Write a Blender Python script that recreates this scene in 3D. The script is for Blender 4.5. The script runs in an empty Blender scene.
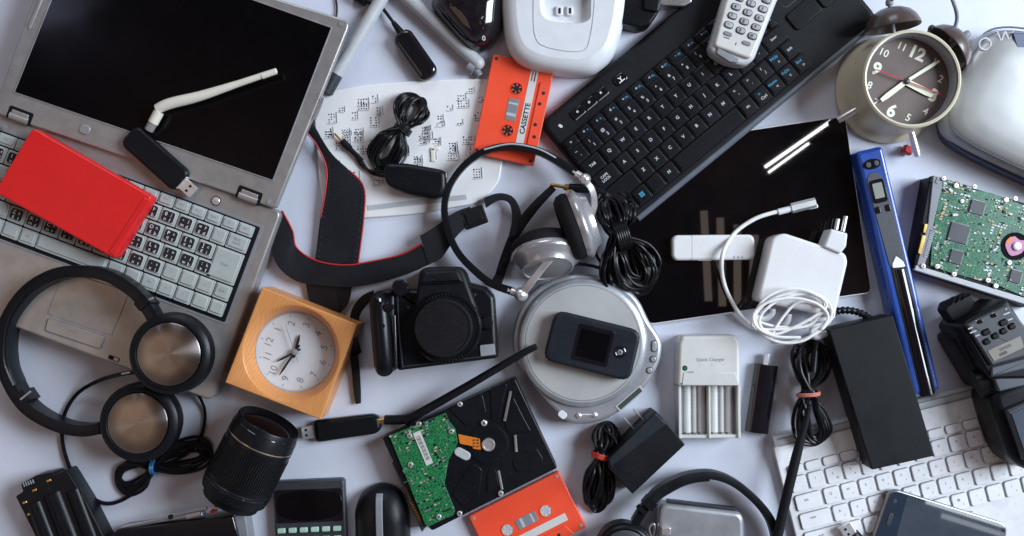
import bpy, math, random
from mathutils import Vector, Matrix
# ---------------------------------------------------------------- camera, light, world
S = bpy.context.scene
CAMH = 1.0
cam = bpy.data.cameras.new("view_camera"); co = bpy.data.objects.new("view_camera", cam); S.collection.objects.link(co)
co.location = (0, 0, CAMH); cam.sensor_width = 36; cam.lens = 36*CAMH/1.024; cam.clip_start = .01; cam.clip_end = 100
S.camera = co
W = bpy.data.worlds.new("World"); S.world = W; W.use_nodes = True
WN = W.node_tree.nodes; bg = WN["Background"]; bg.inputs[1].default_value = .31
wt = WN.new('ShaderNodeTexCoord'); wx = WN.new('ShaderNodeSeparateXYZ'); wr = WN.new('ShaderNodeValToRGB'); WL = W.node_tree.links
wn = WN.new('ShaderNodeTexNoise'); wn.inputs['Scale'].default_value = 7; wn.inputs['Detail'].default_value = 3; WL.new(wt.outputs['Generated'], wn.inputs['Vector'])
wr2 = WN.new('ShaderNodeValToRGB'); wr2.color_ramp.elements[0].position = .45; wr2.color_ramp.elements[1].position = .7; WL.new(wn.outputs['Fac'], wr2.inputs[0])
wr2.color_ramp.elements[0].color = (0, 0, 0, 1); wr2.color_ramp.elements[1].color = (.42, .25, .235, 1)
wa_ = WN.new('ShaderNodeMix'); wa_.data_type = 'RGBA'; wa_.blend_type = 'ADD'; wa_.inputs[0].default_value = 1; WL.new(wr2.outputs[0], wa_.inputs[7])
WL.new(wr.outputs[0], wa_.inputs[6]); WL.new(wa_.outputs[2], bg.inputs[0]); WL.new(wt.outputs['Generated'], wx.inputs[0]); WL.new(wx.outputs['Z'], wr.inputs[0])
wr.color_ramp.elements[0].position = .25; wr.color_ramp.elements[0].color = (.95, .90, .92, 1)      # room walls
wr.color_ramp.elements[1].position = .72; wr.color_ramp.elements[1].color = (.12, .080, .070, 1)     # dim ceiling
def area(name, loc, target, sx, sy, power, col):
    l = bpy.data.lights.new(name, 'AREA'); l.shape = 'RECTANGLE'; l.size = sx; l.size_y = sy; l.energy = power; l.color = col
    o = bpy.data.objects.new(name, l); S.collection.objects.link(o); o.location = loc
    o.rotation_euler = (Vector(target)-Vector(loc)).to_track_quat('-Z', 'Y').to_euler(); return o
area("window_light", (2.3, .48, 1.7), (.0, .0, 0), 1.3, 1.5, 128, (.80, .90, 1.0))
area("second_window_light", (-.3, 2.3, 1.5), (0, 0, 0), 1.2, .9, 16, (.84, .91, 1.0))
def mirrored_lamp(name, px, py, ln, w, ang, power, col, z=1.5):        # unseen area lamp placed so that glass mirrors it at (px, py)
    f = 1+z; l = area(name, ((px-512)*.001*f, (268-py)*.001*f, z), (0, 0, 0), ln*.001*f, w*.001*f, power, col); l.rotation_euler = (0, 0, math.radians(ang))
mirrored_lamp("strip_lamp", 799, 143, 87, 3.0, 34.8, .22, (1, 1, 1)); mirrored_lamp("strip_lamp_second", 787, 158.5, 50, 2.4, 36, .09, (1, 1, 1))
mirrored_lamp("reflection_strip_light", 962, 509, 88, 8, -17.5, .17, (.85, .92, 1)); mirrored_lamp("reflection_strip_light", 968, 522, 70, 5, -17.5, .03, (.85, .92, 1))  # unseen lamps added to give the smartphone glass its pale bands
area("warm_reflection_light", (-1.12, -.20, 1.5), (-1.12, -.20, 0), .9, .8, 1.6, (1.0, .72, .52))  # unseen warm panel, added to brown the headphone discs and palm rest
mirrored_lamp("screen_patch_light", 60, 6, 50, 34, 20, .16, (.62, .68, 1.0))  # unseen lamp added for the lighter corner patch on the laptop screen
for i_, (px, py, ln, w, ang) in enumerate(((705, 256, 90, 7.5, 93), (720, 262, 88, 7.5, 91.5), (736, 266, 82, 7.5, 90), (752, 268, 66, 8, 88))):
    mirrored_lamp("reflection_strip_light", px, py, ln, w, ang, ln*w*6.25e-6*3.14*1.4, (1, .80, .68))  # dim unseen lamps added for the bars reflected in the tablet
S.view_settings.view_transform = 'Standard'; S.view_settings.look = 'None'; S.view_settings.exposure = .12; S.view_settings.gamma = 1
R = random.Random(7)
H = 1000.0
def P(px, py, z=0):                      # image point seen at height z (mm) -> plane coordinates in mm
    k = (H-z)/H
    return ((px-512)*k, (268-py)*k)
# ---------------------------------------------------------------- materials
MATS = {}
def mat(name, col, rough=.5, metal=0., var=.12, scale=60., bump=.0, bscale=400., coat=0., kind=None, col2=None, spec=.5, dust=0.):
    if max(col) < .03 and rough > .25 and metal == 0: spec = .2
    if name in MATS: return MATS[name]
    m = bpy.data.materials.new(name); m.use_nodes = True; nt = m.node_tree; N = nt.nodes; Lk = nt.links
    b = N["Principled BSDF"]; b.inputs['Metallic'].default_value = metal
    b.inputs['Specular IOR Level'].default_value = spec; b.inputs['Coat Weight'].default_value = coat; b.inputs['Coat Roughness'].default_value = .06
    tc = N.new('ShaderNodeTexCoord'); mp = N.new('ShaderNodeMapping'); Lk.new(tc.outputs['Object'], mp.inputs[0])
    nz = N.new('ShaderNodeTexNoise'); nz.inputs['Scale'].default_value = scale; nz.inputs['Detail'].default_value = 6; nz.inputs['Roughness'].default_value = .65
    if kind == 'brush': mp.inputs['Scale'].default_value = (1, 40, 1)
    if kind == 'wood': mp.inputs['Scale'].default_value = (1, 7, 3)
    Lk.new(mp.outputs[0], nz.inputs['Vector'])
    c2 = col2 or tuple(min(1, c*(1-var)) for c in col)
    c1 = col if col2 else tuple(min(1, c*(1+var*.6)) for c in col)
    rp = N.new('ShaderNodeValToRGB'); rp.color_ramp.elements[0].position = .35; rp.color_ramp.elements[1].position = .65
    rp.color_ramp.elements[0].color = (*c2, 1); rp.color_ramp.elements[1].color = (*c1, 1)
    if kind == 'wood':
        wv = N.new('ShaderNodeTexWave'); wv.inputs['Scale'].default_value = 75; wv.inputs['Distortion'].default_value = 4; wv.inputs['Detail'].default_value = 3
        wv.inputs['Detail Scale'].default_value = 1.2; wv.bands_direction = 'Y'
        mp2 = N.new('ShaderNodeMapping'); mp2.inputs['Scale'].default_value = (.35, 1.6, 1); Lk.new(tc.outputs['Object'], mp2.inputs[0]); Lk.new(mp2.outputs[0], wv.inputs['Vector'])
        mx = N.new('ShaderNodeMix'); mx.inputs[0].default_value = .72; Lk.new(wv.outputs['Fac'], mx.inputs[2]); Lk.new(nz.outputs['Fac'], mx.inputs[3])
        rp.color_ramp.elements[0].position = .15; rp.color_ramp.elements[1].position = .8
        Lk.new(mx.outputs[0], rp.inputs[0])
    else: Lk.new(nz.outputs['Fac'], rp.inputs[0])
    last = rp.outputs[0]
    if dust:                                   # pale specks and lint lying on dark plastic
        dn = N.new('ShaderNodeTexNoise'); dn.inputs['Scale'].default_value = 900; dn.inputs['Detail'].default_value = 2; Lk.new(tc.outputs['Object'], dn.inputs['Vector'])
        dr = N.new('ShaderNodeValToRGB'); dr.color_ramp.elements[0].position = .63; dr.color_ramp.elements[1].position = .78
        dr.color_ramp.elements[1].color = (dust, dust, dust, 1); Lk.new(dn.outputs['Fac'], dr.inputs[0])
        mx = N.new('ShaderNodeMix'); mx.data_type = 'RGBA'; Lk.new(dr.outputs[0], mx.inputs[0]); Lk.new(last, mx.inputs[6]); mx.inputs[7].default_value = (.5, .5, .52, 1); last = mx.outputs[2]
    Lk.new(last, b.inputs['Base Color'])
    r2 = N.new('ShaderNodeTexNoise'); r2.inputs['Scale'].default_value = 22; r2.inputs['Detail'].default_value = 5; Lk.new(tc.outputs['Object'], r2.inputs['Vector'])
    mr = N.new('ShaderNodeMapRange'); mr.inputs[1].default_value = .3; mr.inputs[2].default_value = .7
    mr.inputs[3].default_value = max(.02, rough*.75); mr.inputs[4].default_value = min(1, rough*1.25+.005)
    Lk.new(r2.outputs['Fac'], mr.inputs[0]); Lk.new(mr.outputs[0], b.inputs['Roughness'])
    if bump:
        bn = N.new('ShaderNodeTexNoise'); bn.inputs['Scale'].default_value = bscale; bn.inputs['Detail'].default_value = 3; Lk.new(mp.outputs[0], bn.inputs['Vector'])
        bp = N.new('ShaderNodeBump'); bp.inputs['Strength'].default_value = bump; bp.inputs['Distance'].default_value = .0006 if bscale < 900 else .00025
        Lk.new(bn.outputs['Fac'], bp.inputs['Height']); Lk.new(bp.outputs[0], b.inputs['Normal'])
    if kind == 'pcb':
        v = N.new('ShaderNodeTexVoronoi'); v.feature = 'DISTANCE_TO_EDGE'; v.distance = 'MANHATTAN' if False else v.distance
        v.inputs['Scale'].default_value = 330; Lk.new(tc.outputs['Object'], v.inputs['Vector'])
        vr = N.new('ShaderNodeValToRGB'); vr.color_ramp.elements[0].position = .05; vr.color_ramp.elements[1].position = .14
        vr.color_ramp.elements[0].color = (.02, .12, .05, 1); vr.color_ramp.elements[1].color = (0, 0, 0, 1); Lk.new(v.outputs['Distance'], vr.inputs[0])
        mx = N.new('ShaderNodeMix'); mx.data_type = 'RGBA'; mx.blend_type = 'ADD'; mx.inputs[0].default_value = .8
        Lk.new(last, mx.inputs[6]); Lk.new(vr.outputs[0], mx.inputs[7]); Lk.new(mx.outputs[2], b.inputs['Base Color'])
    MATS[name] = m; return m
def emis(m, col, s):
    b = m.node_tree.nodes["Principled BSDF"]; b.inputs['Emission Color'].default_value = (*col, 1); b.inputs['Emission Strength'].default_value = s
blk = mat('black_plastic', (.005, .006, .0085), .36, bump=.12, bscale=1500, dust=.06)
blkm = mat('matte_black_plastic', (.005, .006, .0085), .5, bump=.2, bscale=1400, dust=.06)
gls = mat('gloss_black_plastic', (.006, .006, .009), .1, coat=.4, dust=.04)
rub = mat('black_rubber', (.008, .008, .010), .5, bump=.2, bscale=1100, dust=.1)
key_ink = mat('key_print', (.50, .52, .55), .5, var=.1)
cab = mat('black_cable_rubber', (.006, .006, .008), .32, dust=.08)
glass = mat('dark_screen_glass', (.0022, .0022, .003), .012, var=.2, spec=.5)
lcd_off = mat('dead_laptop_panel', (.0015, .0015, .0022), .14, var=.2, spec=.35)
silv = mat('silver_paint', (.36, .37, .40), .36, .5, bump=.06, bscale=1200)
silvd = mat('laptop_silver_plastic', (.31, .30, .30), .34, .45, bump=.15, bscale=1500)
chrome = mat('polished_steel', (.78, .78, .80), .32, .8)
brush = mat('brushed_steel_disc', (.27, .25, .24), .27, 1., var=.04)
_n = brush.node_tree; _b = _n.nodes["Principled BSDF"]; _b.inputs['Anisotropic'].default_value = .85; _b.inputs['Anisotropic Rotation'].default_value = .25
_t = _n.nodes.new('ShaderNodeTangent'); _t.direction_type = 'RADIAL'; _t.axis = 'Z'; _n.links.new(_t.outputs[0], _b.inputs['Tangent'])
alu = mat('brushed_aluminium', (.52, .53, .55), .32, .9, kind='brush', bump=.1)
gold = mat('gold_contact', (.75, .48, .14), .3, 1.)
wht = mat('white_plastic', (.62, .64, .68), .32, var=.04, bump=.05)
whtg = mat('white_gloss_plastic', (.66, .67, .69), .25, var=.03)
ivory = mat('ivory_plastic', (.66, .64, .57), .35, var=.05)
offw = mat('aged_white_plastic', (.55, .555, .54), .4, var=.06)
lgrey = mat('light_grey_plastic', (.42, .44, .47), .4, var=.08)
mgrey = mat('mid_grey_plastic', (.20, .21, .24), .42)
dgrey = mat('dark_grey_plastic', (.028, .032, .041), .42, bump=.15, bscale=1300, dust=.2)
navy = mat('navy_plastic', (.03, .05, .12), .35)
red = mat('red_plastic', (.64, .010, .012), .38, var=.05, bump=.04, bscale=300)
redd = mat('red_piping', (.42, .008, .012), .5)
orange = mat('orange_plastic', (.80, .075, .03), .4, var=.05, bump=.06)
wood = mat('pine_wood', (.66, .30, .105), .45, kind='wood', col2=(.50, .195, .055), scale=60, coat=.12)
green = mat('green_circuit_board', (.008, .105, .036), .35, var=.3, kind='pcb', scale=150)
teal = mat('teal_circuit_board', (.008, .075, .045), .33, var=.3, kind='pcb', scale=120)
blue = mat('blue_plastic', (.010, .055, .30), .28, coat=.3)
blueink = mat('blue_print', (.03, .24, .42), .5)
white_ink = mat('white_print', (.75, .76, .78), .5, var=.0)
black_ink = mat('black_print', (.02, .02, .025), .5)
grey_ink = mat('grey_print', (.22, .23, .26), .5)
lcdg = mat('grey_lcd', (.25, .26, .24), .15)
cream = mat('cream_enamel', (.52, .485, .36), .34, var=.06, coat=.15)
brown = mat('dark_brown_enamel', (.055, .038, .034), .32, coat=.3)
dialb = mat('brown_dial', (.105, .075, .066), .55)
lume = mat('cream_numeral_paint', (.72, .72, .58), .5, var=.03)
dialw = mat('white_dial', (.60, .62, .66), .5, var=.03)
leather = mat('black_leather', (.008, .010, .014), .40, bump=.5, bscale=700)
leather.node_tree.nodes['Principled BSDF'].inputs['Specular IOR Level'].default_value = .3
web = mat('black_webbing', (.010, .010, .013), .7, bump=.5, bscale=1600)
keyw = mat('laptop_key_plastic', (.36, .40, .40), .4, var=.08)
foam = mat('black_foam', (.008, .008, .010), .9, bump=.8, bscale=900)
copper = mat('orange_flex_film', (.65, .18, .02), .35)
mint = mat('mint_key_plastic', (.36, .55, .45), .45)
ctape = mat('blue_rubber_tie', (.015, .13, .33), .45)
rtape = mat('red_rubber_tie', (.60, .05, .03), .5)
ptape = mat('pink_rubber_tie', (.50, .16, .13), .5)
purple = mat('magenta_film', (.45, .16, .32), .35)
tan = mat('tan_component', (.45, .36, .22), .5)
alw = mat('white_aluminium', (.66, .67, .70), .38)
tabm = mat('table_surface', (.575, .61, .715), .5, var=.06, scale=7, bump=.15, bscale=260, dust=.10)
# ---------------------------------------------------------------- mesh builder (millimetres, local)
TXT = {}
def glyphs(s, bold=0):
    if (s, bold) in TXT: return TXT[(s, bold)]
    c = bpy.data.curves.new("t", 'FONT'); c.body = s; c.size = 1; c.offset = bold; c.resolution_u = 3
    o = bpy.data.objects.new("t", c); S.collection.objects.link(o)
    bpy.context.view_layer.update()
    me = bpy.data.meshes.new_from_object(o.evaluated_get(bpy.context.evaluated_depsgraph_get()))
    vs = [(v.co.x, v.co.y) for v in me.vertices]; fs = [tuple(p.vertices) for p in me.polygons]
    bpy.data.objects.remove(o); bpy.data.curves.remove(c); bpy.data.meshes.remove(me)
    x0 = min(v[0] for v in vs); x1 = max(v[0] for v in vs); y0 = min(v[1] for v in vs); y1 = max(v[1] for v in vs)
    vs = [(x-(x0+x1)/2, y-(y0+y1)/2) for x, y in vs]
    TXT[(s, bold)] = (vs, fs, x1-x0, y1-y0); return TXT[(s, bold)]
def inset(pts, d):
    n = len(pts); out = []
    ar = sum(pts[i][0]*pts[(i+1) % n][1]-pts[(i+1) % n][0]*pts[i][1] for i in range(n))
    sg = 1 if ar > 0 else -1
    for i in range(n):
        a, b, c = pts[i-1], pts[i], pts[(i+1) % n]
        e1 = Vector((b[0]-a[0], b[1]-a[1])); e2 = Vector((c[0]-b[0], c[1]-b[1]))
        if e1.length < 1e-9 or e2.length < 1e-9: out.append(b); continue
        e1.normalize(); e2.normalize()
        n1 = Vector((-e1.y, e1.x))*sg; n2 = Vector((-e2.y, e2.x))*sg; m = n1+n2
        if m.length < 1e-6: out.append(b); continue
        m.normalize(); k = d/max(.35, m.dot(n1)); out.append((b[0]+m.x*k, b[1]+m.y*k))
    return out
def rr(w, h, r, cx=0, cy=0, rot=0, n=5):
    pts = []; r = min(r, w/2-.01, h/2-.01)
    for qx, qy, a0 in ((1, 1, 0), (-1, 1, 90), (-1, -1, 180), (1, -1, 270)):
        for k in range(n+1):
            a = math.radians(a0+90*k/n); pts.append((qx*(w/2-r)+r*math.cos(a), qy*(h/2-r)+r*math.sin(a)))
    c, s = math.cos(math.radians(rot)), math.sin(math.radians(rot))
    return [(cx+x*c-y*s, cy+x*s+y*c) for x, y in pts]
def circ(r, cx=0, cy=0, n=40, ry=None):
    ry = ry or r
    return [(cx+r*math.cos(2*math.pi*k/n), cy+ry*math.sin(2*math.pi*k/n)) for k in range(n)]
def roundp(pts, r, n=4):
    out = []; N = len(pts)
    for i in range(N):
        a, b, c = Vector(pts[i-1]), Vector(pts[i]), Vector(pts[(i+1) % N])
        rr_ = r[i] if isinstance(r, (list, tuple)) else r
        da, dc = (a-b), (c-b); k = min(rr_, da.length*.45, dc.length*.45)
        p, q = b+da.normalized()*k, b+dc.normalized()*k
        for j in range(n+1):
            t = j/n; v = p*(1-t)**2+b*2*t*(1-t)+q*t*t; out.append((v.x, v.y))
    return out
def smooth(pts, sub=6, closed=False):
    pts = [Vector(p) for p in pts]; n = len(pts); out = []
    rng = n if closed else n-1
    for i in range(rng):
        g = (lambda k: pts[k % n]) if closed else (lambda k: pts[max(0, min(n-1, k))])
        a, b, c, d = g(i-1), g(i), g(i+1), g(i+2)
        for j in range(sub):
            t = j/sub; out.append(.5*((2*b)+(c-a)*t+(2*a-5*b+4*c-d)*t*t+(3*b-a-3*c+d)*t**3))
    if not closed: out.append(pts[-1])
    return out
def sm2(pts, sub=5): return [(v.x, v.y) for v in smooth([(p[0], p[1], 0) for p in pts], sub, True)]
def axisM(loc, n, roll=0):
    q = Vector(n).normalized().to_track_quat('Z', 'Y').to_matrix().to_4x4()
    return Matrix.Translation(loc) @ q @ Matrix.Rotation(roll, 4, 'Z')
class MB:
    def __init__(s): s.v = []; s.f = []; s.m = []; s.M = None
    def add(s, vs, fs, m=0):
        k = len(s.v)
        if s.M is not None: vs = [tuple(s.M @ Vector(v)) for v in vs]
        s.v += [tuple(v) for v in vs]; s.f += [tuple(i+k for i in f) for f in fs]; s.m += [m]*len(fs)
        return s
    def prism(s, pts, z0, z1, b=0., m=0, bb=0., mt=None, steps=3):
        ar = sum(pts[i-1][0]*pts[i][1]-pts[i][0]*pts[i-1][1] for i in range(len(pts)))
        if ar < 0: pts = pts[::-1]
        L = []
        if bb: L += [(inset(pts, bb), z0), (inset(pts, bb*.3), z0+bb*.3), (pts, z0+bb)]
        else: L += [(pts, z0)]
        if b:
            for k in range(steps+1):
                a = math.pi/2*k/steps; L.append((inset(pts, b*(1-math.cos(a))), z1-b+b*math.sin(a)))
        else: L.append((pts, z1))
        n = len(pts); vs = []; fs = []
        for p, z in L: vs += [(x, y, z) for x, y in p]
        for k in range(len(L)-1):
            for i in range(n):
                j = (i+1) % n; fs.append((k*n+i, k*n+j, (k+1)*n+j, (k+1)*n+i))
        fs.append(tuple(range(n-1, -1, -1))); s.add(vs, fs, m)
        s.add([(x, y, L[-1][1]) for x, y in L[-1][0]], [tuple(range(n))], m if mt is None else mt)
        return s
    def box(s, cx, cy, w, h, z0, z1, b=0., m=0, r=None, rot=0, mt=None):
        r = b if r is None else r
        return s.prism(rr(w, h, max(r, .01), cx, cy, rot, 3 if r > .05 else 1), z0, z1, b, m, mt=mt)
    def lathe(s, prof, n=40, M=None, m=0, sx=1, sy=1, cap=True):
        vs = []; fs = []
        for r, z in prof:
            for k in range(n):
                a = 2*math.pi*k/n; v = Vector((r*sx*math.cos(a), r*sy*math.sin(a), z)); vs.append(M @ v if M else v)
        for i in range(len(prof)-1):
            for k in range(n):
                j = (k+1) % n; fs.append((i*n+k, i*n+j, (i+1)*n+j, (i+1)*n+k))
        if cap and prof[0][0] > 1e-3: fs.append(tuple(range(n-1, -1, -1)))
        if cap and prof[-1][0] > 1e-3: fs.append(tuple((len(prof)-1)*n+k for k in range(n)))
        return s.add(vs, fs, m)
    def sphere(s, r, loc, m=0, sz=1.):
        pr = [(r*math.sin(math.pi*k/8)+1e-4, -r*math.cos(math.pi*k/8)*sz) for k in range(9)]
        return s.lathe(pr, 16, Matrix.Translation(loc), m)
    def tube(s, pts, r, rz=None, sub=6, n=10, m=0, closed=False, sq=False, raw=False):
        c = [Vector(p) for p in pts] if raw else smooth(pts, sub, closed); N = len(c); vs = []; fs = []
        for i, p in enumerate(c):
            a = c[i-1] if (i > 0 or closed) else c[i]; b = c[(i+1) % N] if (i < N-1 or closed) else c[i]
            t = (b-a).normalized(); up = Vector((0, 0, 1))
            sd = t.cross(up)
            if sd.length < .05: sd = Vector((1, 0, 0))
            sd.normalize(); uu = sd.cross(t).normalized()
            f = i/max(1, N-1)
            ra = r(f) if callable(r) else r; rb = (rz(f) if callable(rz) else rz) if rz is not None else ra
            for k in range(n):
                a_ = 2*math.pi*(k+.5*sq)/n; ca, sa = math.cos(a_), math.sin(a_)
                if sq: ca = max(-1, min(1, ca*1.35)); sa = max(-1, min(1, sa*1.35))
                vs.append(p+sd*ra*ca+uu*rb*sa)
        for i in range(N if closed else N-1):
            for k in range(n):
                j = (k+1) % n; i2 = (i+1) % N; fs.append((i*n+k, i*n+j, i2*n+j, i2*n+k))
        if not closed: fs.append(tuple(range(n-1, -1, -1))); fs.append(tuple((N-1)*n+k for k in range(n)))
        return s.add(vs, fs, m)
    def band(s, A, B, th, m=0, sub=6):       # strap between two edge polylines (3D, same count)
        a = smooth(A, sub); b = smooth(B, sub); n = len(a); vs = []; fs = []
        for p, q in zip(a, b):
            mid = (p+q)/2+Vector((0, 0, th*.35))
            vs += [p, p+Vector((0, 0, th)), mid+Vector((0, 0, th)), q+Vector((0, 0, th)), q]
        for i in range(n-1):
            for k in range(5):
                j = (k+1) % 5; fs.append((i*5+k, i*5+j, i*5+5+j, i*5+5+k))
        fs.append((0, 1, 2, 3, 4)); fs.append(tuple((n-1)*5+k for k in (4, 3, 2, 1, 0)))
        return s.add(vs, fs, m)
    def text(s, t, h, cx, cy, z, rot=0, m=1, bold=.02, wmax=None, M=None):
        vs, fs, w, hh = glyphs(t, bold); k = h/ .72
        if wmax and w*k > wmax: k = wmax/w
        c, sn = math.cos(math.radians(rot))*k, math.sin(math.radians(rot))*k
        return s.add([(cx+x*c-y*sn, cy+x*sn+y*c, z) for x, y in vs], fs, m)
    def build(s, name, mats, parent=None, loc=None, rot=0):
        me = bpy.data.meshes.new(name); me.from_pydata([(x*.001, y*.001, z*.001) for x, y, z in s.v], [], s.f)
        for mt in (mats if isinstance(mats, (list, tuple)) else [mats]): me.materials.append(mt)
        me.polygons.foreach_set('material_index', s.m); me.polygons.foreach_set('use_smooth', [len(f) <= 4 for f in s.f])
        me.update(); me.set_sharp_from_angle(angle=math.radians(38))
        o = bpy.data.objects.new(name, me); S.collection.objects.link(o)
        if parent is not None: o.parent = parent
        if loc: o.location = loc; o.rotation_euler = (0, 0, rot)
        return o
class Thing:                                   # frame at an image point (table level), turned by rot degrees, base height z
    def __init__(s, name, label, cat, px, py, rot=0, z=0, group=None, zt=None):
        s.name, s.label, s.cat, s.group = name, label, cat, group
        s.x, s.y = P(px, py, zt if zt is not None else z); s.z = z; s.rot = math.radians(rot); s.root = None
    def props(s, o):
        o['label'] = s.label; o['category'] = s.cat
        if s.group: o['group'] = s.group
        return o
    def kw(s): return dict(loc=(s.x*.001, s.y*.001, s.z*.001), rot=s.rot)
    def single(s, mb, mats): s.root = s.props(mb.build(s.name, mats, **s.kw())); return s.root
    def part(s, name, mb, mats, parent=None, label=None):
        if s.root is None:
            e = bpy.data.objects.new(s.name, None); S.collection.objects.link(e); e.empty_display_size = .01
            e.location = (s.x*.001, s.y*.001, s.z*.001); e.rotation_euler = (0, 0, s.rot); s.root = s.props(e)
        o = mb.build(name, mats, parent or s.root)
        if label: o['label'] = label
        return o
    def L(s, px, py, z):                       # image point at absolute height z -> local xyz
        X, Y = P(px, py, z); dx, dy = X-s.x, Y-s.y; c, n = math.cos(s.rot), math.sin(s.rot)
        return (dx*c+dy*n, -dx*n+dy*c, z-s.z)
    def L2(s, pts, z): return [s.L(x, y, z)[:2] for x, y in pts]
    def L3(s, pts): return [s.L(*p) for p in pts]
def Z(img, sx, ox, oy): return [(x/sx+ox, y/sx+oy) for x, y in img]
def structure(name, mb, mats):
    o = mb.build(name, mats); o['kind'] = 'structure'; return o
def loops(th, mb, A, Wp, B, wa, wb, n, r, z0, zh, m=0, ww=5, seed=1, n8=8):
    """cable wound into n long loops between image points A and B, pinched at Wp"""
    q = random.Random(seed); zz = z0+zh/2
    a, w, b = (Vector(th.L(p[0], p[1], zz)) for p in (A, Wp, B)); a.z = b.z = w.z = 0
    base = z0-th.z; pts = []
    for k in range(n):
        f = (k+.5)/n*2-1
        for c, wd, e in ((a, wa, 1), (b, wb, -1)):
            ax = (c-w); ln = ax.length; ax.normalize(); sd = Vector((-ax.y, ax.x, 0))*e
            l = ln*q.uniform(.80, 1.0); h = wd*q.uniform(.45, 1); zr = lambda: q.uniform(.1, .9)*zh+base; off = q.uniform(-.25, .25)*wd
            pts += [w+sd*q.uniform(-ww, ww)+Vector((0, 0, zr())), w+ax*l*.4+sd*(h*.75+off)+Vector((0, 0, zr())),
                    w+ax*l*.82+sd*(h*.8+off)+Vector((0, 0, base+zh*.3)), w+ax*l+sd*off+Vector((0, 0, base+r)),
                    w+ax*l*.82+sd*(-h*.8+off)+Vector((0, 0, base+zh*.3)), w+ax*l*.4+sd*(-h*.75+off)+Vector((0, 0, zr()))]
    mb.tube(pts, r, sub=5, n=n8, m=m)
    return w, (b-a).normalized()
def tie(th, mb, px, py, z, ang, rw, rh, m=0, turns=2, r=1.2, gap=2.2):
    x, y, zz = th.L(px, py, z); a = math.radians(ang)-th.rot; ax = Vector((math.cos(a), math.sin(a), 0)); sd = Vector((-ax.y, ax.x, 0))
    for t in range(turns):
        c = Vector((x, y, zz))+ax*(t-(turns-1)/2)*gap
        pts = [c+sd*rw*math.cos(k*math.pi/6)+Vector((0, 0, rh*math.sin(k*math.pi/6)))+ax*.5*math.sin(k) for k in range(12)]
        ring(mb, pts, r, ax, m)
def ring(mb, pts, r, ax, m=0, n=6):
    c = smooth(pts, 2, True); N = len(c); cen = sum(c, Vector())/N; vs = []; fs = []
    for p in c:
        o = (p-cen); o -= ax*o.dot(ax); o.normalize()
        for k in range(n):
            a = 2*math.pi*k/n; vs.append(p+o*r*math.cos(a)+ax*r*math.sin(a))
    for i in range(N):
        for k in range(n):
            j = (k+1) % n; i2 = (i+1) % N; fs.append((i*n+k, i*n+j, i2*n+j, i2*n+k))
    mb.add(vs, fs, m)
# ---------------------------------------------------------------- setting
structure('table_top', MB().prism([(-1400, -1100), (1400, -1100), (1400, 1100), (-1400, 1100)], -30, 0), tabm)
palegold = mat('pale_gold_ring', (.62, .52, .36), .3, 1.)
# ================================================================ LAPTOP
k = .972
lp = Thing('laptop', 'silver laptop lying open with a blank black screen and stickered keys', 'laptop', 281, 207, -20.5, zt=28)
b = MB(); b.prism(roundp([(-315*k, -4), (2, -4), (3, -206*k), (-315*k, -206*k)], 7), 3, 28, 2.2, bb=3)
b.prism(rr(300, 180, 4, -150, -96), 0, 3.2, 0, 1)
lp.part('base', b, [silvd, blkm])
d = MB(); d.prism(rr(278, 103, 2, -152*k, -77*k), 28, 28.6, .2, 0); d.prism(rr(272, 98.5, 1.5, -152*k, -77*k), 28.5, 28.9, 0, 1)
lp.part('keyboard_tray', d, [mgrey, blkm])
r = R
rowsL = [[('Esc', 1.15), *[('F%d' % i, 1) for i in range(1, 13)], ('Num', 1), ('Ins', 1), ('Del', 1)],
 [('`', .8), *[(c, 1) for c in '1234567890-='], ('\\', .9), ('Back\nspace', 1.25)],
 [('Tab', 1.3), *[(c, 1) for c in 'QWERTYUIOP[]'], ('Enter', 1.65)],
 [('Caps', 1.6), *[(c, 1) for c in 'ASDFGHJKL;\''], (':', 1.), ('', 1.35)],
 [('Shift', 2.0), *[(c, 1) for c in 'ZXCVBNM,./'], ('_', 1.), ('^', 1), ('Shift', .95)],
 [('Fn', 1), ('Ctrl', 1), ('', 1), ('Alt', 1), ('', 4.1), ('', 1), ('', 1), ('Alt', 1), ('<', 1), ('v', 1), ('>', 1), ('', .9)]]
vtop = [27.5, 40.5, 57.5, 74.6, 91.7, 108.8]; vh = [12.4, 16.4, 16.4, 16.4, 16.4, 15.6]
sub_ = {0: 'F', 1: '9', 2: '7'}
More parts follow.
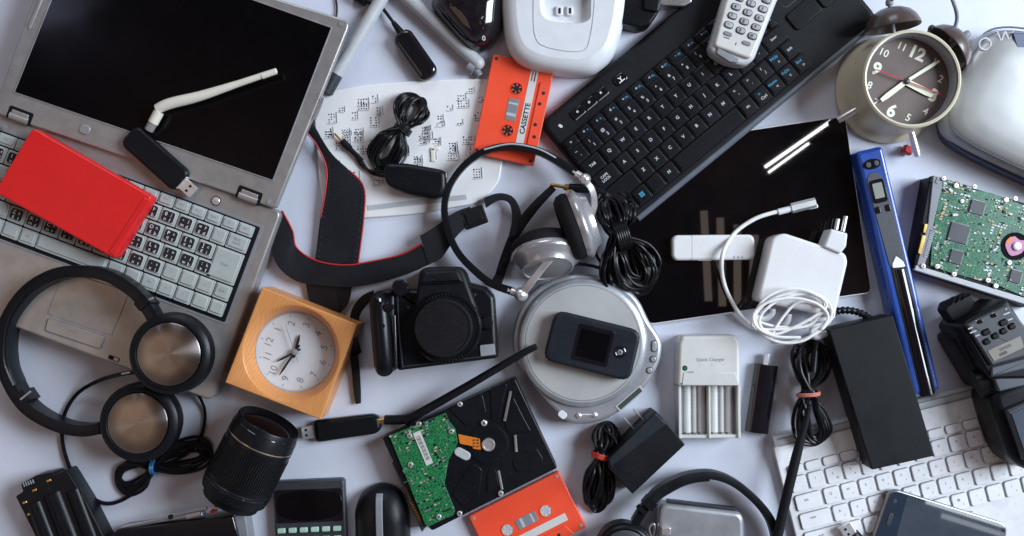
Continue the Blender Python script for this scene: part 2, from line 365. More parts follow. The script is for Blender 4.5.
for ri, row in enumerate(rowsL):
    tot = sum(w for _, w in row); u = -288.5*k; un = 272.5*k/tot
    for ki, (s_, w) in enumerate(row):
        W_ = w*un; cx = u+W_/2; cy = -(vtop[ri]+vh[ri]/2)*k; hh = vh[ri]*k; u += W_
        if ri == 3 and ki == len(row)-1: continue
        if s_ == 'Enter': cy -= hh/2+.4; hh = hh*2+.8
        q = MB(); q.box(cx, cy, W_-.9, hh-.8, 28.9, 31.0, .5, 0, 1.2); q.box(cx-.3, cy+.6, W_-4.2, hh-4, 30.8, 32, .8, 0, 1.6)
        one = len(s_) == 1 and ri in (1, 2, 3, 4)
        stick = one and not (ri == 4 and ki > 9) and not (ri == 1 and ki > 12)
        if stick:
            q.box(cx-.3, cy+.6, W_-5.6, hh-5.6, 32, 32.1, 0, 1, 2)
            q.text(s_, 3.6, cx-2.9, cy+2.6, 32.2, m=2, bold=.01); q.text(r.choice('ahnypcksj'), 3.2, cx+2.4, cy+2.6, 32.2, m=2, bold=.0)
            q.text(r.choice('eumvwgqzx'), 3.4, cx-2.6, cy-2.6, 32.2, m=2, bold=.0); q.text(r.choice('tdbrfoli'), 3.6, cx+2.5, cy-2.6, 32.2, m=2, bold=.0)
        elif s_: q.text(s_, 2.6 if ri else 2, cx-.6, cy+1.2, 32.1, m=3, bold=0, wmax=W_-6)
        lp.part('key', q, [keyw, black_ink, white_ink, grey_ink])
tp = roundp(lp.L2([(62, 271), (127, 281), (108, 333), (43, 317)], 28), 2); tp = roundp(lp.L2([(64, 270), (130, 292), (112, 336), (47, 314)], 28), 2)
t = MB(); t.prism(tp, 28, 28.25, 0, 1); t.prism(inset(tp, .8), 28.2, 28.4, 0, 0); lp.part('touchpad', t, [silvd, mgrey])
tp = roundp(lp.L2([(48, 317), (44.5, 331), (101, 350), (106.5, 336.5)], 28), 3)
t = MB(); t.prism(tp, 28, 28.3, 0, 1); t.prism(inset(tp, .7), 28.2, 29.4, .7, 0); t.text('|||||||||||||||', 1.5, *lp.L(73, 332, 29)[:2], 29.45, m=1)
lp.part('touchpad_button', t, [silvd, mgrey])
bt = MB(); bt.lathe([(4, 28), (4, 29), (3.4, 29.6), (.01, 29.2)], 24, Matrix.Translation((-63*k, -17*k, 0)), 0); bt.lathe([(4.8, 27.9), (4.8, 28.3), (4.1, 28.3)], 24, Matrix.Translation((-63*k, -17*k, 0)), 1)
lp.part('power_button', bt, [chrome, blkm])
# lid, lying back at a slight tilt
ol = roundp(lp.L2([(-8, 112), (275.5, 209), (351, 21), (57, -68)], 33), [4, 4, 9, 9]); sc = lp.L2([(15, 92), (272.5, 180), (331, 28), (77, -62)], 33)
b = MB(); b.prism(ol, 24, 33, 1.8, bb=1.5)
for i in range(8): b.box(*lp.L(104+i*5, 137+i*1.8, 33)[:2], 2, 1.2, 33, 33.3, 0, 1, .5)
for p0 in ((250, 184),): b.box(*lp.L(*p0, 33)[:2], 20, 6, 33, 33.15, 0, 0, 2)
lp.part('lid', b, [silvd, mgrey])
b = MB(); b.prism(inset(sc, 0) if False else roundp(sc, .5), 32.5, 33.2, 0, 1); lp.part('screen', b, [mgrey, lcd_off])
b = MB(); n_ = len(sc)
def lip(pts, o, z0, z1, q):
    c = (sum(p[0] for p in pts)/4, sum(p[1] for p in pts)/4); ou = [(x+(x-c[0])*o, y+(y-c[1])*o*1.5) for x, y in pts]
    for i in range(4):
        a, b_, c_, d_ = pts[i], pts[(i+1) % 4], ou[(i+1) % 4], ou[i]; q.prism([a, b_, c_, d_], z0, z1, .2)
lip(sc, .008, 32.8, 33.8, b); lp.part('screen_bezel', b, silv)
for (px, py) in ((21, 117), (249.5, 196.5)):
    hx, hy, _ = lp.L(px, py, 30); b = MB(); b.box(hx, hy+1, 25, 13, 28.1, 33.3, .4, 1, 2); b.tube([(hx-9.5, hy-2, 31), (hx+9.5, hy-2, 31)], 4, n=16); b.box(hx, hy+1.5, 17, 6, 30, 34.3, .6, 0); lp.part('hinge', b, [silvd, blkm])
b = MB(); b.box(*lp.L(85, 129.5, 33)[:2], 10, 9, 33, 34.2, .6, r=3); lp.part('lid_latch', b, silv)
for (px, py, w_, h_) in ((319, 109, 3.4, 24), (36, 12, 3.2, 36)): b = MB(); b.box(*lp.L(px, py, 33)[:2], w_, h_, 33, 34, .5, r=1.5, rot=-2); lp.part('rubber_bumper', b, silv)
for p in ((341, 24), (269, 202), (5, 127)): b = MB(); x, y, _ = lp.L(*p, 33); b.lathe([(2.4, 32.9), (2.4, 33.8), (.01, 34)], 16, Matrix.Translation((x, y, 0))); lp.part('rubber_bumper', b, mgrey)
b = MB()
for (a0, w0) in ((-30, 22), (-60, 14), (-82, 20), (-120, 30), (-160, 16)): b.box(.2, a0, 1.2, w0, 9, 20, .3, 0)
lp.part('side_ports', b, blkm)
b = MB(); qx, qy, _ = lp.L(114, 358.5, 28); b.box(qx, qy, 11, 4, 27.9, 28.6, .2, 0, 1); b.box(qx+2.5, qy, 5, 2.6, 28.6, 29.3, .2, 1, 1); lp.part('latch_catch', b, [blkm, silv])
# red case on the keys
rd = Thing('portable_drive', 'flat red plastic portable drive case lying across the silver laptop keys', 'hard drive', 58, 192, -29.5, z=32.2, zt=50)
b = MB(); b.prism(roundp(rd.L2([(32.5, 127.5), (152, 196.5), (114, 259), (-6, 192)], 50), 4), 0, 17.8, 1.6, bb=1.2); rd.part('case', b, red)
b = MB(); pp = rd.L2([(150, 199), (113, 256.5)], 50); (x0, y0), (x1, y1) = pp
b.prism(inset(roundp([(x0-6, y0-1), (x0+.8, y0-1), (x1+.8, y1+1), (x1-6, y1+1)], 1), 0), 4, 18.4, .9); rd.part('end_cap', b, red)
# usb wifi adapter with white antenna
wa = Thing('wifi_adapter', 'black USB wifi stick with a long ivory antenna lying on the laptop screen', 'wifi adapter', 155, 158, -42, z=31.5, zt=40)
b = MB(); b.prism(rr(70, 25, 7, 0, 0), 0, 10, 3, bb=2); wa.part('body', b, blk)
b = MB(); b.box(41, -.5, 16, 12, 2.5, 7.5, .4, 0, .6); b.box(43, 2.3, 2.4, 2.4, 7.45, 7.6, 0, 1, .1); b.box(43, -3.3, 2.4, 2.4, 7.45, 7.6, 0, 1, .1); b.box(34.5, -.5, 3, 15, 1.6, 8.6, .6, 0, 1); wa.part('usb_plug', b, [chrome, blkm])
b = MB(); b.tube(wa.L3([(149, 130, 41), (153.5, 122, 43)]), 4.4, n=14); b.tube(wa.L3([(153, 123, 43), (159, 112, 44)]), 4.9, n=14, m=1); wa.part('swivel_joint', b, [silv, ivory])
b = MB(); b.tube(wa.L3([(157, 109, 44), (170, 103.5, 45), (200, 96, 46), (240, 83, 47), (271, 72.5, 48), (277, 70.6, 48)]), lambda f: 4.6+1.3*math.sin(min(1, f*1.7)*math.pi)-2.3*f*(f < .97)-3*(f >= .97), n=16); b.tube(wa.L3([(262, 76, 48), (276, 71.2, 48.2)]), 3.1, n=12)
wa.part('antenna', b, ivory)
# ================================================================ LEFT HEADPHONES
hp = Thing('headphones', 'black headphones with two bronze-toned steel discs, lying over the laptop palm rest', 'headphones', 110, 390, 0)
def cup(th, cx, cy, z, nrm, ro, dr, name='ear_cup', shell=None, discm=None, depth=20, disc_off=0):
    M_ = axisM(Vector(th.L(cx, cy, z)), nrm)
    b = MB(); b.lathe([(ro*.80, -depth), (ro*.95, -depth+2), (ro, -depth+6), (ro*.97, -6), (ro*.985, -4), (ro*.97, -1), (ro*.88, 2), (dr+2, 2.4), (dr+.6, .6), (.01, .6)], 56, M_); c = th.part(name, b, shell or blk)
    b = MB(); b.lathe([(dr+.4, .4), (dr+.4, 2.2), (dr-.6, 2.8), (dr*.5, 3.2), (.01, 3.4)], 56); o = th.part('steel_disc', b, discm or brush, c)
    M2 = M_.copy(); M2.translation = M_.translation*.001; o.matrix_local = M2
    b = MB(); b.lathe([(ro*.55, -depth-9), (ro*.72, -depth-11), (ro*.9, -depth-8), (ro*.93, -depth-3), (ro*.85, -depth+1)], 44, M_); th.part('ear_pad', b, leather, c)
    return c
cup(hp, 169.5, 354, 60, (.03, .0, 1), 39, 29)
cup(hp, 138.5, 423, 36, (-.0, -.0, 1), 39, 28.5, depth=18)
band = [(159, 325, 50), (152, 311, 51), (138, 293, 50), (114, 277, 48), (89, 271.5, 46), (60.5, 274, 40), (33.6, 289, 34), (15, 313, 28), (7, 337, 24), (8, 364, 20), (16, 386, 18), (29, 405, 17), (46.5, 417.8, 17), (67, 426.5, 18), (87, 429.5, 20), (104, 427, 22)]
b = MB(); b.tube(hp.L3(band), 5.8, lambda f: 9+4*math.sin(f*math.pi), n=12, sq=True, sub=5); hb = hp.part('headband', b, blk)
b = MB(); b.tube([Vector(v)+Vector((0, 0, 0)) for v in hp.L3([(33, 291.5, 33), (17, 314, 28), (10.5, 337, 24), (11, 362, 20), (19, 383, 18)])], 4.2, 13.5, n=12); hp.part('headband_pad', b, leather, hb)
for p, q in (((23, 392, 18), (30, 402, 18)), ((144, 300, 51), (150, 307, 52))): b = MB(); b.tube(hp.L3([p, q]), 6.8, 12, n=12, sq=True); hp.part('slider', b, blk, hb)
for sg_ in ([(20.5, 399.5, 30), (30.5, 391.5, 30)], [(141, 303.5, 60), (153, 298, 60)], [(121.5, 374, 40), (135, 371.5, 40)]): b = MB(); b.tube(hp.L3(sg_), 1, n=8); hp.part('steel_trim', b, chrome)
b = MB(); b.sphere(2.4, hp.L(103, 427, 28)); hp.part('hinge_pin', b, chrome)
b = MB()
b.tube(hp.L3([(134, 372, 40), (118, 375, 34), (98, 381, 20), (78, 393, 6), (65, 413, 3), (62, 437, 3), (68, 463, 3), (80, 485, 3), (96, 500, 3), (110, 503.5, 3), (124, 499, 4), (136, 490, 6), (150, 470, 6)]), 2., n=8)
b.tube(hp.L3([(188, 384, 30), (199, 396, 10), (205, 412, 3), (203, 430, 3), (196, 444, 3), (180, 458, 6), (154, 467, 6)]), 1.6, n=8)
loops(hp, b, (113, 483), (154, 465), (211, 450), 18, 17, 8, 1.7, 1, 12, seed=3)
hp.part('cable', b, cab)
b = MB(); tie(hp, b, 154, 467, 9, 8, 6, 9, turns=2, r=1.5, gap=2); hp.part('cable_tie', b, ctape)
# ================================================================ WOODEN CLOCK
ck = Thing('table_clock', 'square pine wood clock with a round white dial', 'clock', 291, 353.5, 68.7, zt=45)
s = 97.5
b = MB(); sq = rr(s, s, 1.2, 0, 0, 0, 3); N = 64; 
o1 = [(math.cos(2*math.pi*i/N), math.sin(2*math.pi*i/N)) for i in range(N)]
def sqp(a):
    c, n = math.cos(a), math.sin(a); t = s/2/max(abs(c), abs(n)); return (c*t, n*t)
angs = [2*math.pi*i/N for i in range(N)]
ringsv = []
for (kind, rad, z) in (('s', 0, 0), ('s', 0, 44.2), ('i', 0, 45), ('c', 46.5, 45), ('c', 46, 44.7), ('c', 42.5, 39), ('c', 40, 30), ('c', 38.9, 27), ('c', 38.9, 22)):
    for a in angs:
        if kind == 'c': ringsv.append((rad*math.cos(a), rad*math.sin(a), z))
        else:
            x, y = sqp(a); f = 1 if kind == 's' else (s/2-.8)/(s/2); ringsv.append((x*f, y*f, z))
fs = []
for i in range(8):
    for j in range(N): fs.append((i*N+j, i*N+(j+1) % N, (i+1)*N+(j+1) % N, (i+1)*N+j))
fs.append(tuple(range(N-1, -1, -1))); b.add(ringsv, fs); ck.part('wooden_case', b, wood)
b = MB(); b.lathe([(38.8, 21), (38.8, 26.5), (38, 26.5), (37.6, 24.4)], 64, cap=False); ck.part('bezel', b, lgrey)
b = MB(); b.prism(circ(38.4, n=64), 20, 24, 0, 0)
for h_ in range(1, 13):
    a = math.radians(90-30*h_); b.text(str(h_), 7.2, 28*math.cos(a), 28*math.sin(a), 24.1, m=1, bold=.0); b.box(35*math.cos(a), 35*math.sin(a), 2.2, .7, 24.05, 24.15, 0, 1, .05, rot=90-30*h_)
dl = ck.part('dial', b, [dialw, grey_ink])
def hand(th, ang, ln, w, z, m, name, tail=6, parent=None, tip=.4, ox=0, oy=0):
    a = math.radians(ang); c, n = math.cos(a), math.sin(a); pr = [(-tail, -w*.5), (ln*.75, -w*.55), (ln, -w*tip*.5), (ln, w*tip*.5), (ln*.75, w*.55), (-tail, w*.5)]
    q = MB(); q.prism([(ox+x*c-y*n, oy+x*n+y*c) for x, y in pr], z, z+.6, 0, 0); th.part(name, q, m, parent)
hand(ck, 76-68.7, 17, 2.4, 26, black_ink, 'hour_hand'); hand(ck, 208-68.7, 20, 1.8, 26.8, black_ink, 'alarm_hand'); hand(ck, 236-68.7, 27, 2, 27.6, black_ink, 'minute_hand', 8); hand(ck, 109-68.7, 28, .5, 28.4, grey_ink, 'second_hand', 10)
b = MB(); b.lathe([(3, 25), (3, 29.5), (2, 30), (.01, 30)], 16); ck.part('hand_hub', b, grey_ink)
# ================================================================ CAMERA
cm = Thing('digital_camera', 'black digital camera with a round body cap and a red-edged leather strap', 'camera', 430, 322, 6, zt=60)
ZC = lambda im: Z(im, 4.325, 350, 260)
b = MB(); b.prism(roundp(cm.L2(ZC([(180, 120), (205, 480), (640, 425), (625, 160), (590, 120), (500, 95), (300, 130)]), 52), 3), 0, 52, 4, bb=4); cb = cm.part('body', b, blk)
b = MB(); b.prism(roundp(cm.L2(ZC([(82, 165), (110, 135), (196, 118), (202, 480), (150, 494), (104, 486)]), 56), 9), 0, 55, 5, bb=3, steps=5); cm.part('grip_base', b, blk)
b = MB(); b.prism(roundp(cm.L2(ZC([(280, 200), (300, 45), (330, 30), (470, 28), (495, 50), (560, 235), (520, 330), (300, 330)]), 62), 6), 10, 62, 4, steps=4)
b.prism(roundp(cm.L2(ZC([(300, 110), (312, 48), (468, 40), (495, 100)]), 66), 4), 55, 66, 3); cm.part('viewfinder_hump', b, blkm)
lx, ly, _ = cm.L(*ZC([(412, 295)])[0], 70)
b = MB(); T_ = Matrix.Translation((lx, ly, 0)); b.lathe([(33.5, 45), (33.5, 64), (32, 66), (30, 66)], 60, T_)
for i in range(60):
    a = 2*math.pi*i/60; b.box(lx+31*math.cos(a), ly+31*math.sin(a), 2.2, 1.3, 65.8, 67, .2, 0, .1, rot=6*i)
mt = cm.part('lens_mount', b, blk)
b = MB(); b.lathe([(27.2, 64), (27.2, 70.5), (26.4, 71.5), (24.6, 71.7), (24.6, 71), (.01, 71)], 60, Matrix.Translation((*cm.L(*ZC([(404, 295)])[0], 71)[:2], 0))); cm.part('body_cap', b, rub)
q = MB(); q.tube(cm.L3([(*ZC([(124, 178)])[0], 52), (*ZC([(130, 200)])[0], 54), (*ZC([(139, 310)])[0], 56), (*ZC([(149, 440)])[0], 55), (*ZC([(151, 462)])[0], 53)]), lambda f: 8+2.2*math.sin(f*math.pi)**.4, lambda f: 9+3*math.sin(f*math.pi)**.4, n=28); cm.part('grip', q, mat('grip_rubber', (.005, .006, .008), .26)); q = MB(); q.tube(cm.L3([(*ZC([(192, 240)])[0], 62), (*ZC([(200, 470)])[0], 62)]), 1.6, n=10); cm.part('grip_edge', q, gls)
q = MB(); q.tube(cm.L3([(*ZC([(205, 150)])[0], 55), (*ZC([(212, 300)])[0], 55), (*ZC([(228, 465)])[0], 55)]), .7, n=6); q.tube(cm.L3([(*ZC([(225, 462)])[0], 53), (*ZC([(630, 410)])[0], 53)]), .6, n=6); cm.part('body_seam', q, dgrey)
for p_, r0 in (((253, 205), 1.6), ((540, 150), 1.2), ((610, 190), 1.2)):
    x, y, _ = cm.L(*ZC([p_])[0], 53); q = MB(); q.lathe([(r0, 51), (r0, 52.6), (.01, 53)], 14, Matrix.Translation((x, y, 0))); cm.part('screw', q, dgrey)
x, y, _ = cm.L(*ZC([(590, 272)])[0], 55); b = MB(); b.lathe([(6.5, 51), (6.5, 55), (5.5, 56.5), (.01, 57)], 24, Matrix.Translation((x, y, 0))); cm.part('lens_release_button', b, blk)
x, y, _ = cm.L(*ZC([(595, 391)])[0], 54); b = MB(); b.box(x, y, 14, 11, 51.9, 53.2, .3, 0, 1.5); cm.part('name_plate', b, mat('plate_grey', (.25, .26, .29), .45))
b = MB()
for (px, py, rr_) in ((163, 205, 4.5), (215, 120, 8), (143, 285, 2.2)):
    x, y, _ = cm.L(*ZC([(px, py)])[0], 66); b.lathe([(rr_, 50), (rr_, 65), (rr_*.85, 67.2 if rr_ < 3 else 66.5), (.01, 67.6 if rr_ < 3 else 66.8)], 20, Matrix.Translation((x, y, 0)))
cm.part('dial', b, gls)
b = MB(); x, y, _ = cm.L(*ZC([(385, 470)])[0], 40)
cm.part('lens_badge', MB().box(*cm.L(380, 300, 66)[:2], 1.5, 3, 65, 66.8, .2), white_ink)
# strap
ZS = lambda im: Z(im, 2.977, 220, 120)
def strap(A, B, zs, th=2.2, m=leather):
    q = MB(); q.band(cm.L3([(x, y, z) for (x, y), z in zip(ZS(A), zs)]), cm.L3([(x, y, z) for (x, y), z in zip(ZS(B), zs)]), th); return q
A1 = [(240, 20), (285, 70), (316, 140), (314, 210), (300, 290), (284, 420), (282, 440)]; B1 = [(262, -20), (325, 90), (385, 150), (428, 200), (428, 290), (412, 420), (408, 442)]
z1 = [20, 12, 8, 8, 6, 4, 3]
st = cm.part('strap', strap(A1, B1, z1), leather)
A2 = [(185, 270), (216, 330), (228, 380), (285, 418), (370, 432), (450, 421), (540, 400), (600, 368)]; B2 = [(150, 360), (170, 430), (225, 478), (300, 492), (400, 497), (480, 482), (560, 458), (628, 428)]
z2 = [14, 12, 10, 10, 12, 12, 12, 14]
q = strap(A2, B2, z2); q.band(cm.L3([(x, y, z) for (x, y), z in zip(ZS([(255, 470), (268, 540), (300, 560), (345, 500)]), (6, 3, 3, 5))]), cm.L3([(x, y, z) for (x, y), z in zip(ZS([(395, 480), (383, 545), (345, 585), (360, 560)]), (6, 3, 3, 5))]), 2.2); cm.part('strap', q, leather)
q = MB(); q.tube(cm.L3([(x, y, z+2.4) for (x, y), z in zip(ZS(A2), z2)]), .8, n=8); q.tube(cm.L3([(x, y, z+2.2) for (x, y), z in zip(ZS(A1[:5]), z1)]), .8, n=8); q.tube(cm.L3([(x, y, z+1.6) for (x, y), z in zip(ZS(B1[2:]), z1[2:])]), .8, n=8); cm.part('strap_piping', q, redd, st)
q = MB()
for A_, o in ((A1, 9), (B1, -9)):
    c = smooth([(x+o, y, 0) for x, y in A_], 14)
    for v in c[14::2]:
        if v.y < 425: x, y, z = cm.L(v.x/2.977+220, v.y/2.977+120, 10); q.box(x, y, .8, 1.3, z, z+.9, 0, 0, .1)
cm.part('stitching', q, dgrey, st)
q = strap([(596, 345), (640, 318), (700, 275), (745, 258)], [(622, 430), (660, 410), (706, 345), (752, 300)], [14, 14, 12, 10], 3); q.band(cm.L3([(x, y, z) for (x, y), z in zip(ZS([(785, 232), (830, 218), (870, 228), (892, 262), (896, 300), (880, 345)]), (9, 9, 9, 10, 12, 14))]), cm.L3([(x, y, z) for (x, y), z in zip(ZS([(792, 262), (830, 240), (858, 246), (868, 272), (868, 305), (858, 350)]), (9, 9, 9, 10, 12, 14))]), 1.5)
q.band(cm.L3([(551, 185, 14), (530, 205, 12), (514, 226, 10), (503, 250, 8), (492, 285, 8)]), cm.L3([(556, 190, 14), (538, 210, 12), (521, 234, 10), (512, 254, 8), (500, 290, 8)]), 3)
cm.part('strap_webbing', q, web); q = MB()
for p in ((505, 262), (500, 270), (496, 278)): q.box(*cm.L(p[0], p[1], 12)[:2], 8, 5, 4, 13, 1, 0, 1.5, rot=50)
cm.part('strap_slider', q, web); q = MB()
q.band(cm.L3([(350, 338, 30), (350, 352, 12), (352, 372, 4), (354, 392, 3), (356, 404, 3)]), cm.L3([(358, 338, 30), (358, 352, 12), (360, 372, 4), (361, 392, 3), (361, 403, 3)]), 2); q.band(cm.L3([(374, 290, 20), (362, 296, 14), (352, 310, 8), (348, 335, 8), (354, 358, 14)]), cm.L3([(374, 300, 20), (368, 304, 14), (360, 316, 8), (358, 338, 8), (362, 352, 14)]), 2)
cm.part('strap_webbing', q, web)
q = MB(); x, y, _ = cm.L(474, 217, 16); q.box(x, y, 24, 19, 10, 15, 1.2, 0, 2, rot=14); q.box(x, y, 16, 12, 15, 16, .4, 0, 1.5, rot=14); cm.part('strap_buckle', q, blkm)
# ================================================================ LENS (lying on its barrel)
ln = Thing('camera_lens', 'black zoom lens with a thin gold ring, lying on its side below the laptop', 'lens', 250, 462, 0, zt=30)
e1 = Vector(ln.L(270.5, 422, 36)); e2 = Vector(ln.L(230.5, 499, 36)); ax = (e1-e2).normalized(); ax.z = .10; ax.normalize(); M_ = axisM(Vector(ln.L(232, 497, 33)), ax)
Lt = (e1-e2).length
lk = 1.04; pr = [(22, -4), (27, -3), (27.5, 3), (31.5, 5), (32.5, 12), (32.3, 14), (32.3, 17), (31.3, 18), (31.3, Lt*.72), (31.8, Lt*.72+.5), (31.8, Lt*.76), (31.4, Lt*.77), (31.3, Lt-10), (30, Lt-8), (29.6, Lt-1), (28.8, Lt), (28.3, Lt-.5), (27.6, Lt-2), (24.5, Lt-4), (23, Lt-4.5)]
pr = [(x*lk, y) for x, y in pr]; b = MB(); b.lathe(pr, 72, M_, cap=False); b.lathe([(.01, -4), (22, -4)], 40, M_, cap=False); lb = ln.part('barrel', b, blk)
b = MB()
for i in range(84):
    a = 2*math.pi*i/84; q = MB(); q.box(0, 0, 1.3, .9, 0, 1)
    R_ = M_ @ Matrix.Rotation(a, 4, 'Z') @ Matrix.Translation((31.2*lk, 0, 0)); b.M = R_; b.prism([(-.3, -.7), (.9, -.7), (.9, .7), (-.3, .7)], 22, Lt*.66); b.M = None
ln.part('zoom_ring', b, rub)
b = MB(); b.lathe([(31.9*lk, Lt*.77), (32.1*lk, Lt*.775), (31.9*lk, Lt*.785)], 72, M_, cap=False); ln.part('gold_ring', b, palegold)
b = MB(); b.lathe([(24, Lt-4.6), (21, Lt-3.2), (14, Lt-1.8), (7, Lt-1), (.01, Lt-.8)], 48, M_, cap=False); ln.part('front_glass', b, glass)
q = MB(); q.lathe([(32.6*lk, 15), (32.8*lk, 15.6), (32.6*lk, 16.2)], 72, M_, cap=False); q.lathe([(29.9*lk, Lt-6.4), (30.2*lk, Lt-6), (29.9*lk, Lt-5.6)], 72, M_, cap=False); ln.part('trim_ring', q, gls)
# ================================================================ BATTERY GRIP
bg_ = Thing('battery_holder', 'black plastic battery tray with gold contacts, at the bottom left corner', 'battery holder', 60, 520, 21, zt=24)
ZB = lambda im: Z(im, 6.23, 0, 450)
b = MB(); b.prism(roundp(bg_.L2(ZB([(95, 290), (142, 260), (128, 213), (225, 158), (320, 140), (345, 155), (412, 124), (440, 165), (540, 330), (700, 650), (300, 700)]), 24), 1.5), 0, 24, 1.2, bb=1); bg_.part('frame', b, blk)
q = MB()
for (p, w) in (((215, 330), 11), ((330, 270), 13), ((455, 250), 10)):
    a = Vector(bg_.L(*ZB([p])[0], 22)); q.tube([a, a+Vector((0, -70, 0))], w*.72, w*.5, n=18)
bg_.part('battery_bay', q, blk)
for p in ((155, 326), (184, 398), (240, 496), (305, 190), (215, 250)):
    x, y, _ = bg_.L(*ZB([p])[0], 24); bg_.part('contact', MB().box(x, y, 4.4, 2, 23.6, 24.6, .3), gold)
q = MB(); x, y, _ = bg_.L(*ZB([(180, 205)])[0], 24)
for i in range(5): q.box(x-5+2.4*i, y, 1, 4, 24, 25, .2, 0)
bg_.part('ridges', q, grey_ink)
# ================================================================ BLACK BOX WITH SILVER RAIL
bx = Thing('cassette_player', 'black pocket player with a silver edge rail, half hidden below the lens', 'media player', 180, 540, 10, zt=26)
ZX = lambda im: Z(im, 5.056, 100, 430)
b = MB(); b.prism(roundp(bx.L2(ZX([(60, 525), (92, 500), (672, 432), (705, 560), (80, 640)]), 26), 2), 0, 26, 2); bx.part('body', b, gls)
b = MB(); b.prism(roundp(bx.L2(ZX([(95, 496), (400, 436), (515, 412), (520, 436), (400, 450), (100, 505)]), 25), 1), 14, 25, 1); b.tube(bx.L3([(187, 516.5, 26), (201, 513, 26)]), 2.6, n=12); b.sphere(2.2, bx.L(205.5, 508.5, 26)); b.sphere(2.4, bx.L(215.5, 507, 26)); bx.part('silver_rail', b, alu)
b = MB(); b.tube(bx.L3([(169, 517.5, 27), (172.5, 516.5, 27)]), 2.3, n=12); bx.part('slide_switch', b, blk)
b = MB(); b.box(*bx.L(212.5, 511.8, 27)[:2], 4.6, 3.2, 18, 27.4, .7); bx.part('red_button', b, red)
b = MB(); b.prism(roundp(bx.L2(ZX([(672, 435), (735, 432), (760, 600), (700, 600)]), 22), 1.5), 0, 22, 1.2); bx.part('side_rail', b, mgrey)
# ================================================================ CALCULATOR
ca = Thing('calculator', 'dark grey calculator with a wide blank display and mint keys', 'calculator', 311, 545, 2.4, zt=11)
b = MB(); b.prism(rr(71, 128, 4, 0, 0), 0, 11, 2, bb=1.5); ca.part('case', b, dgrey)
b = MB(); b.prism(rr(66, 33, 2.5, .0, 39), 10.8, 11.5, .3, 0, mt=0); b.prism(sm2([(-30, 30), (-29, 50), (0, 54), (29, 50), (30, 30), (0, 24)]), 11.4, 11.8, .2, 1); ca.part('display', b, [gls, glass])
for rI in range(3):
    for i in range(6): b = MB(); b.box(-28.5+11*i, 15.5-9.5*rI, 8, 5, 10.9, 13, .8, 0, 1); ca.part('key', b, mint)
# ================================================================ MICE
ms = Thing('mouse', 'black mouse with a grey stripe down its middle, beside the calculator', 'mouse', 381, 538, 2, zt=20)
def dome(th, outline, hs, name, m, par=None, z0=0):
    n = len(outline); vs = []; fs = []; c = (sum(p[0] for p in outline)/n, sum(p[1] for p in outline)/n)
    for f, z in hs: vs += [(c[0]+(x-c[0])*f, c[1]+(y-c[1])*f, z) for x, y in outline]
    for i in range(len(hs)-1):
        for j in range(n): fs.append((i*n+j, i*n+(j+1) % n, (i+1)*n+(j+1) % n, (i+1)*n+j))
    fs.append(tuple((len(hs)-1)*n+j for j in range(n))); q = MB(); q.add(vs, fs); return th.part(name, q, m, par)
dprof = [(.97, 0), (1, 4), (.985, 11), (.93, 19), (.82, 26), (.66, 31), (.46, 34), (.24, 35.4), (.08, 35.8)]
dome(ms, sm2([(-27, 10), (-26, 28), (-17, 44), (0, 51), (17, 45), (25, 30), (27, 10), (26, -25), (15, -50), (-15, -50), (-26, -25)]), [(f, z*.8) for f, z in dprof], 'shell', blk)
b = MB(); b.tube([(0, 43, 20), (0, 36, 25.6), (0, 20, 28.6), (0, 0, 29.3), (0, -20, 28)], 3.4, 1.2, n=10, sq=True); ms.part('centre_strip', b, mgrey)
m2 = Thing('mouse', 'glossy black mouse marked with a small 0, at the top edge', 'mouse', 466, -2, -4, zt=22)
dome(m2, m2.L2(sm2(Z([(70, 0), (95, 80), (170, 175), (250, 265), (325, 325), (385, 330), (470, 280), (520, 190), (535, 80), (535, -60), (420, -250), (150, -220)], 6.38, 420, 0)), 12), dprof, 'shell', gls)
x, y, _ = m2.L(484, 40, 22); b = MB(); b.text('0', 5, x, y, 29.8, 12, m=0, bold=.0); m2.part('printed_mark', b, white_ink)
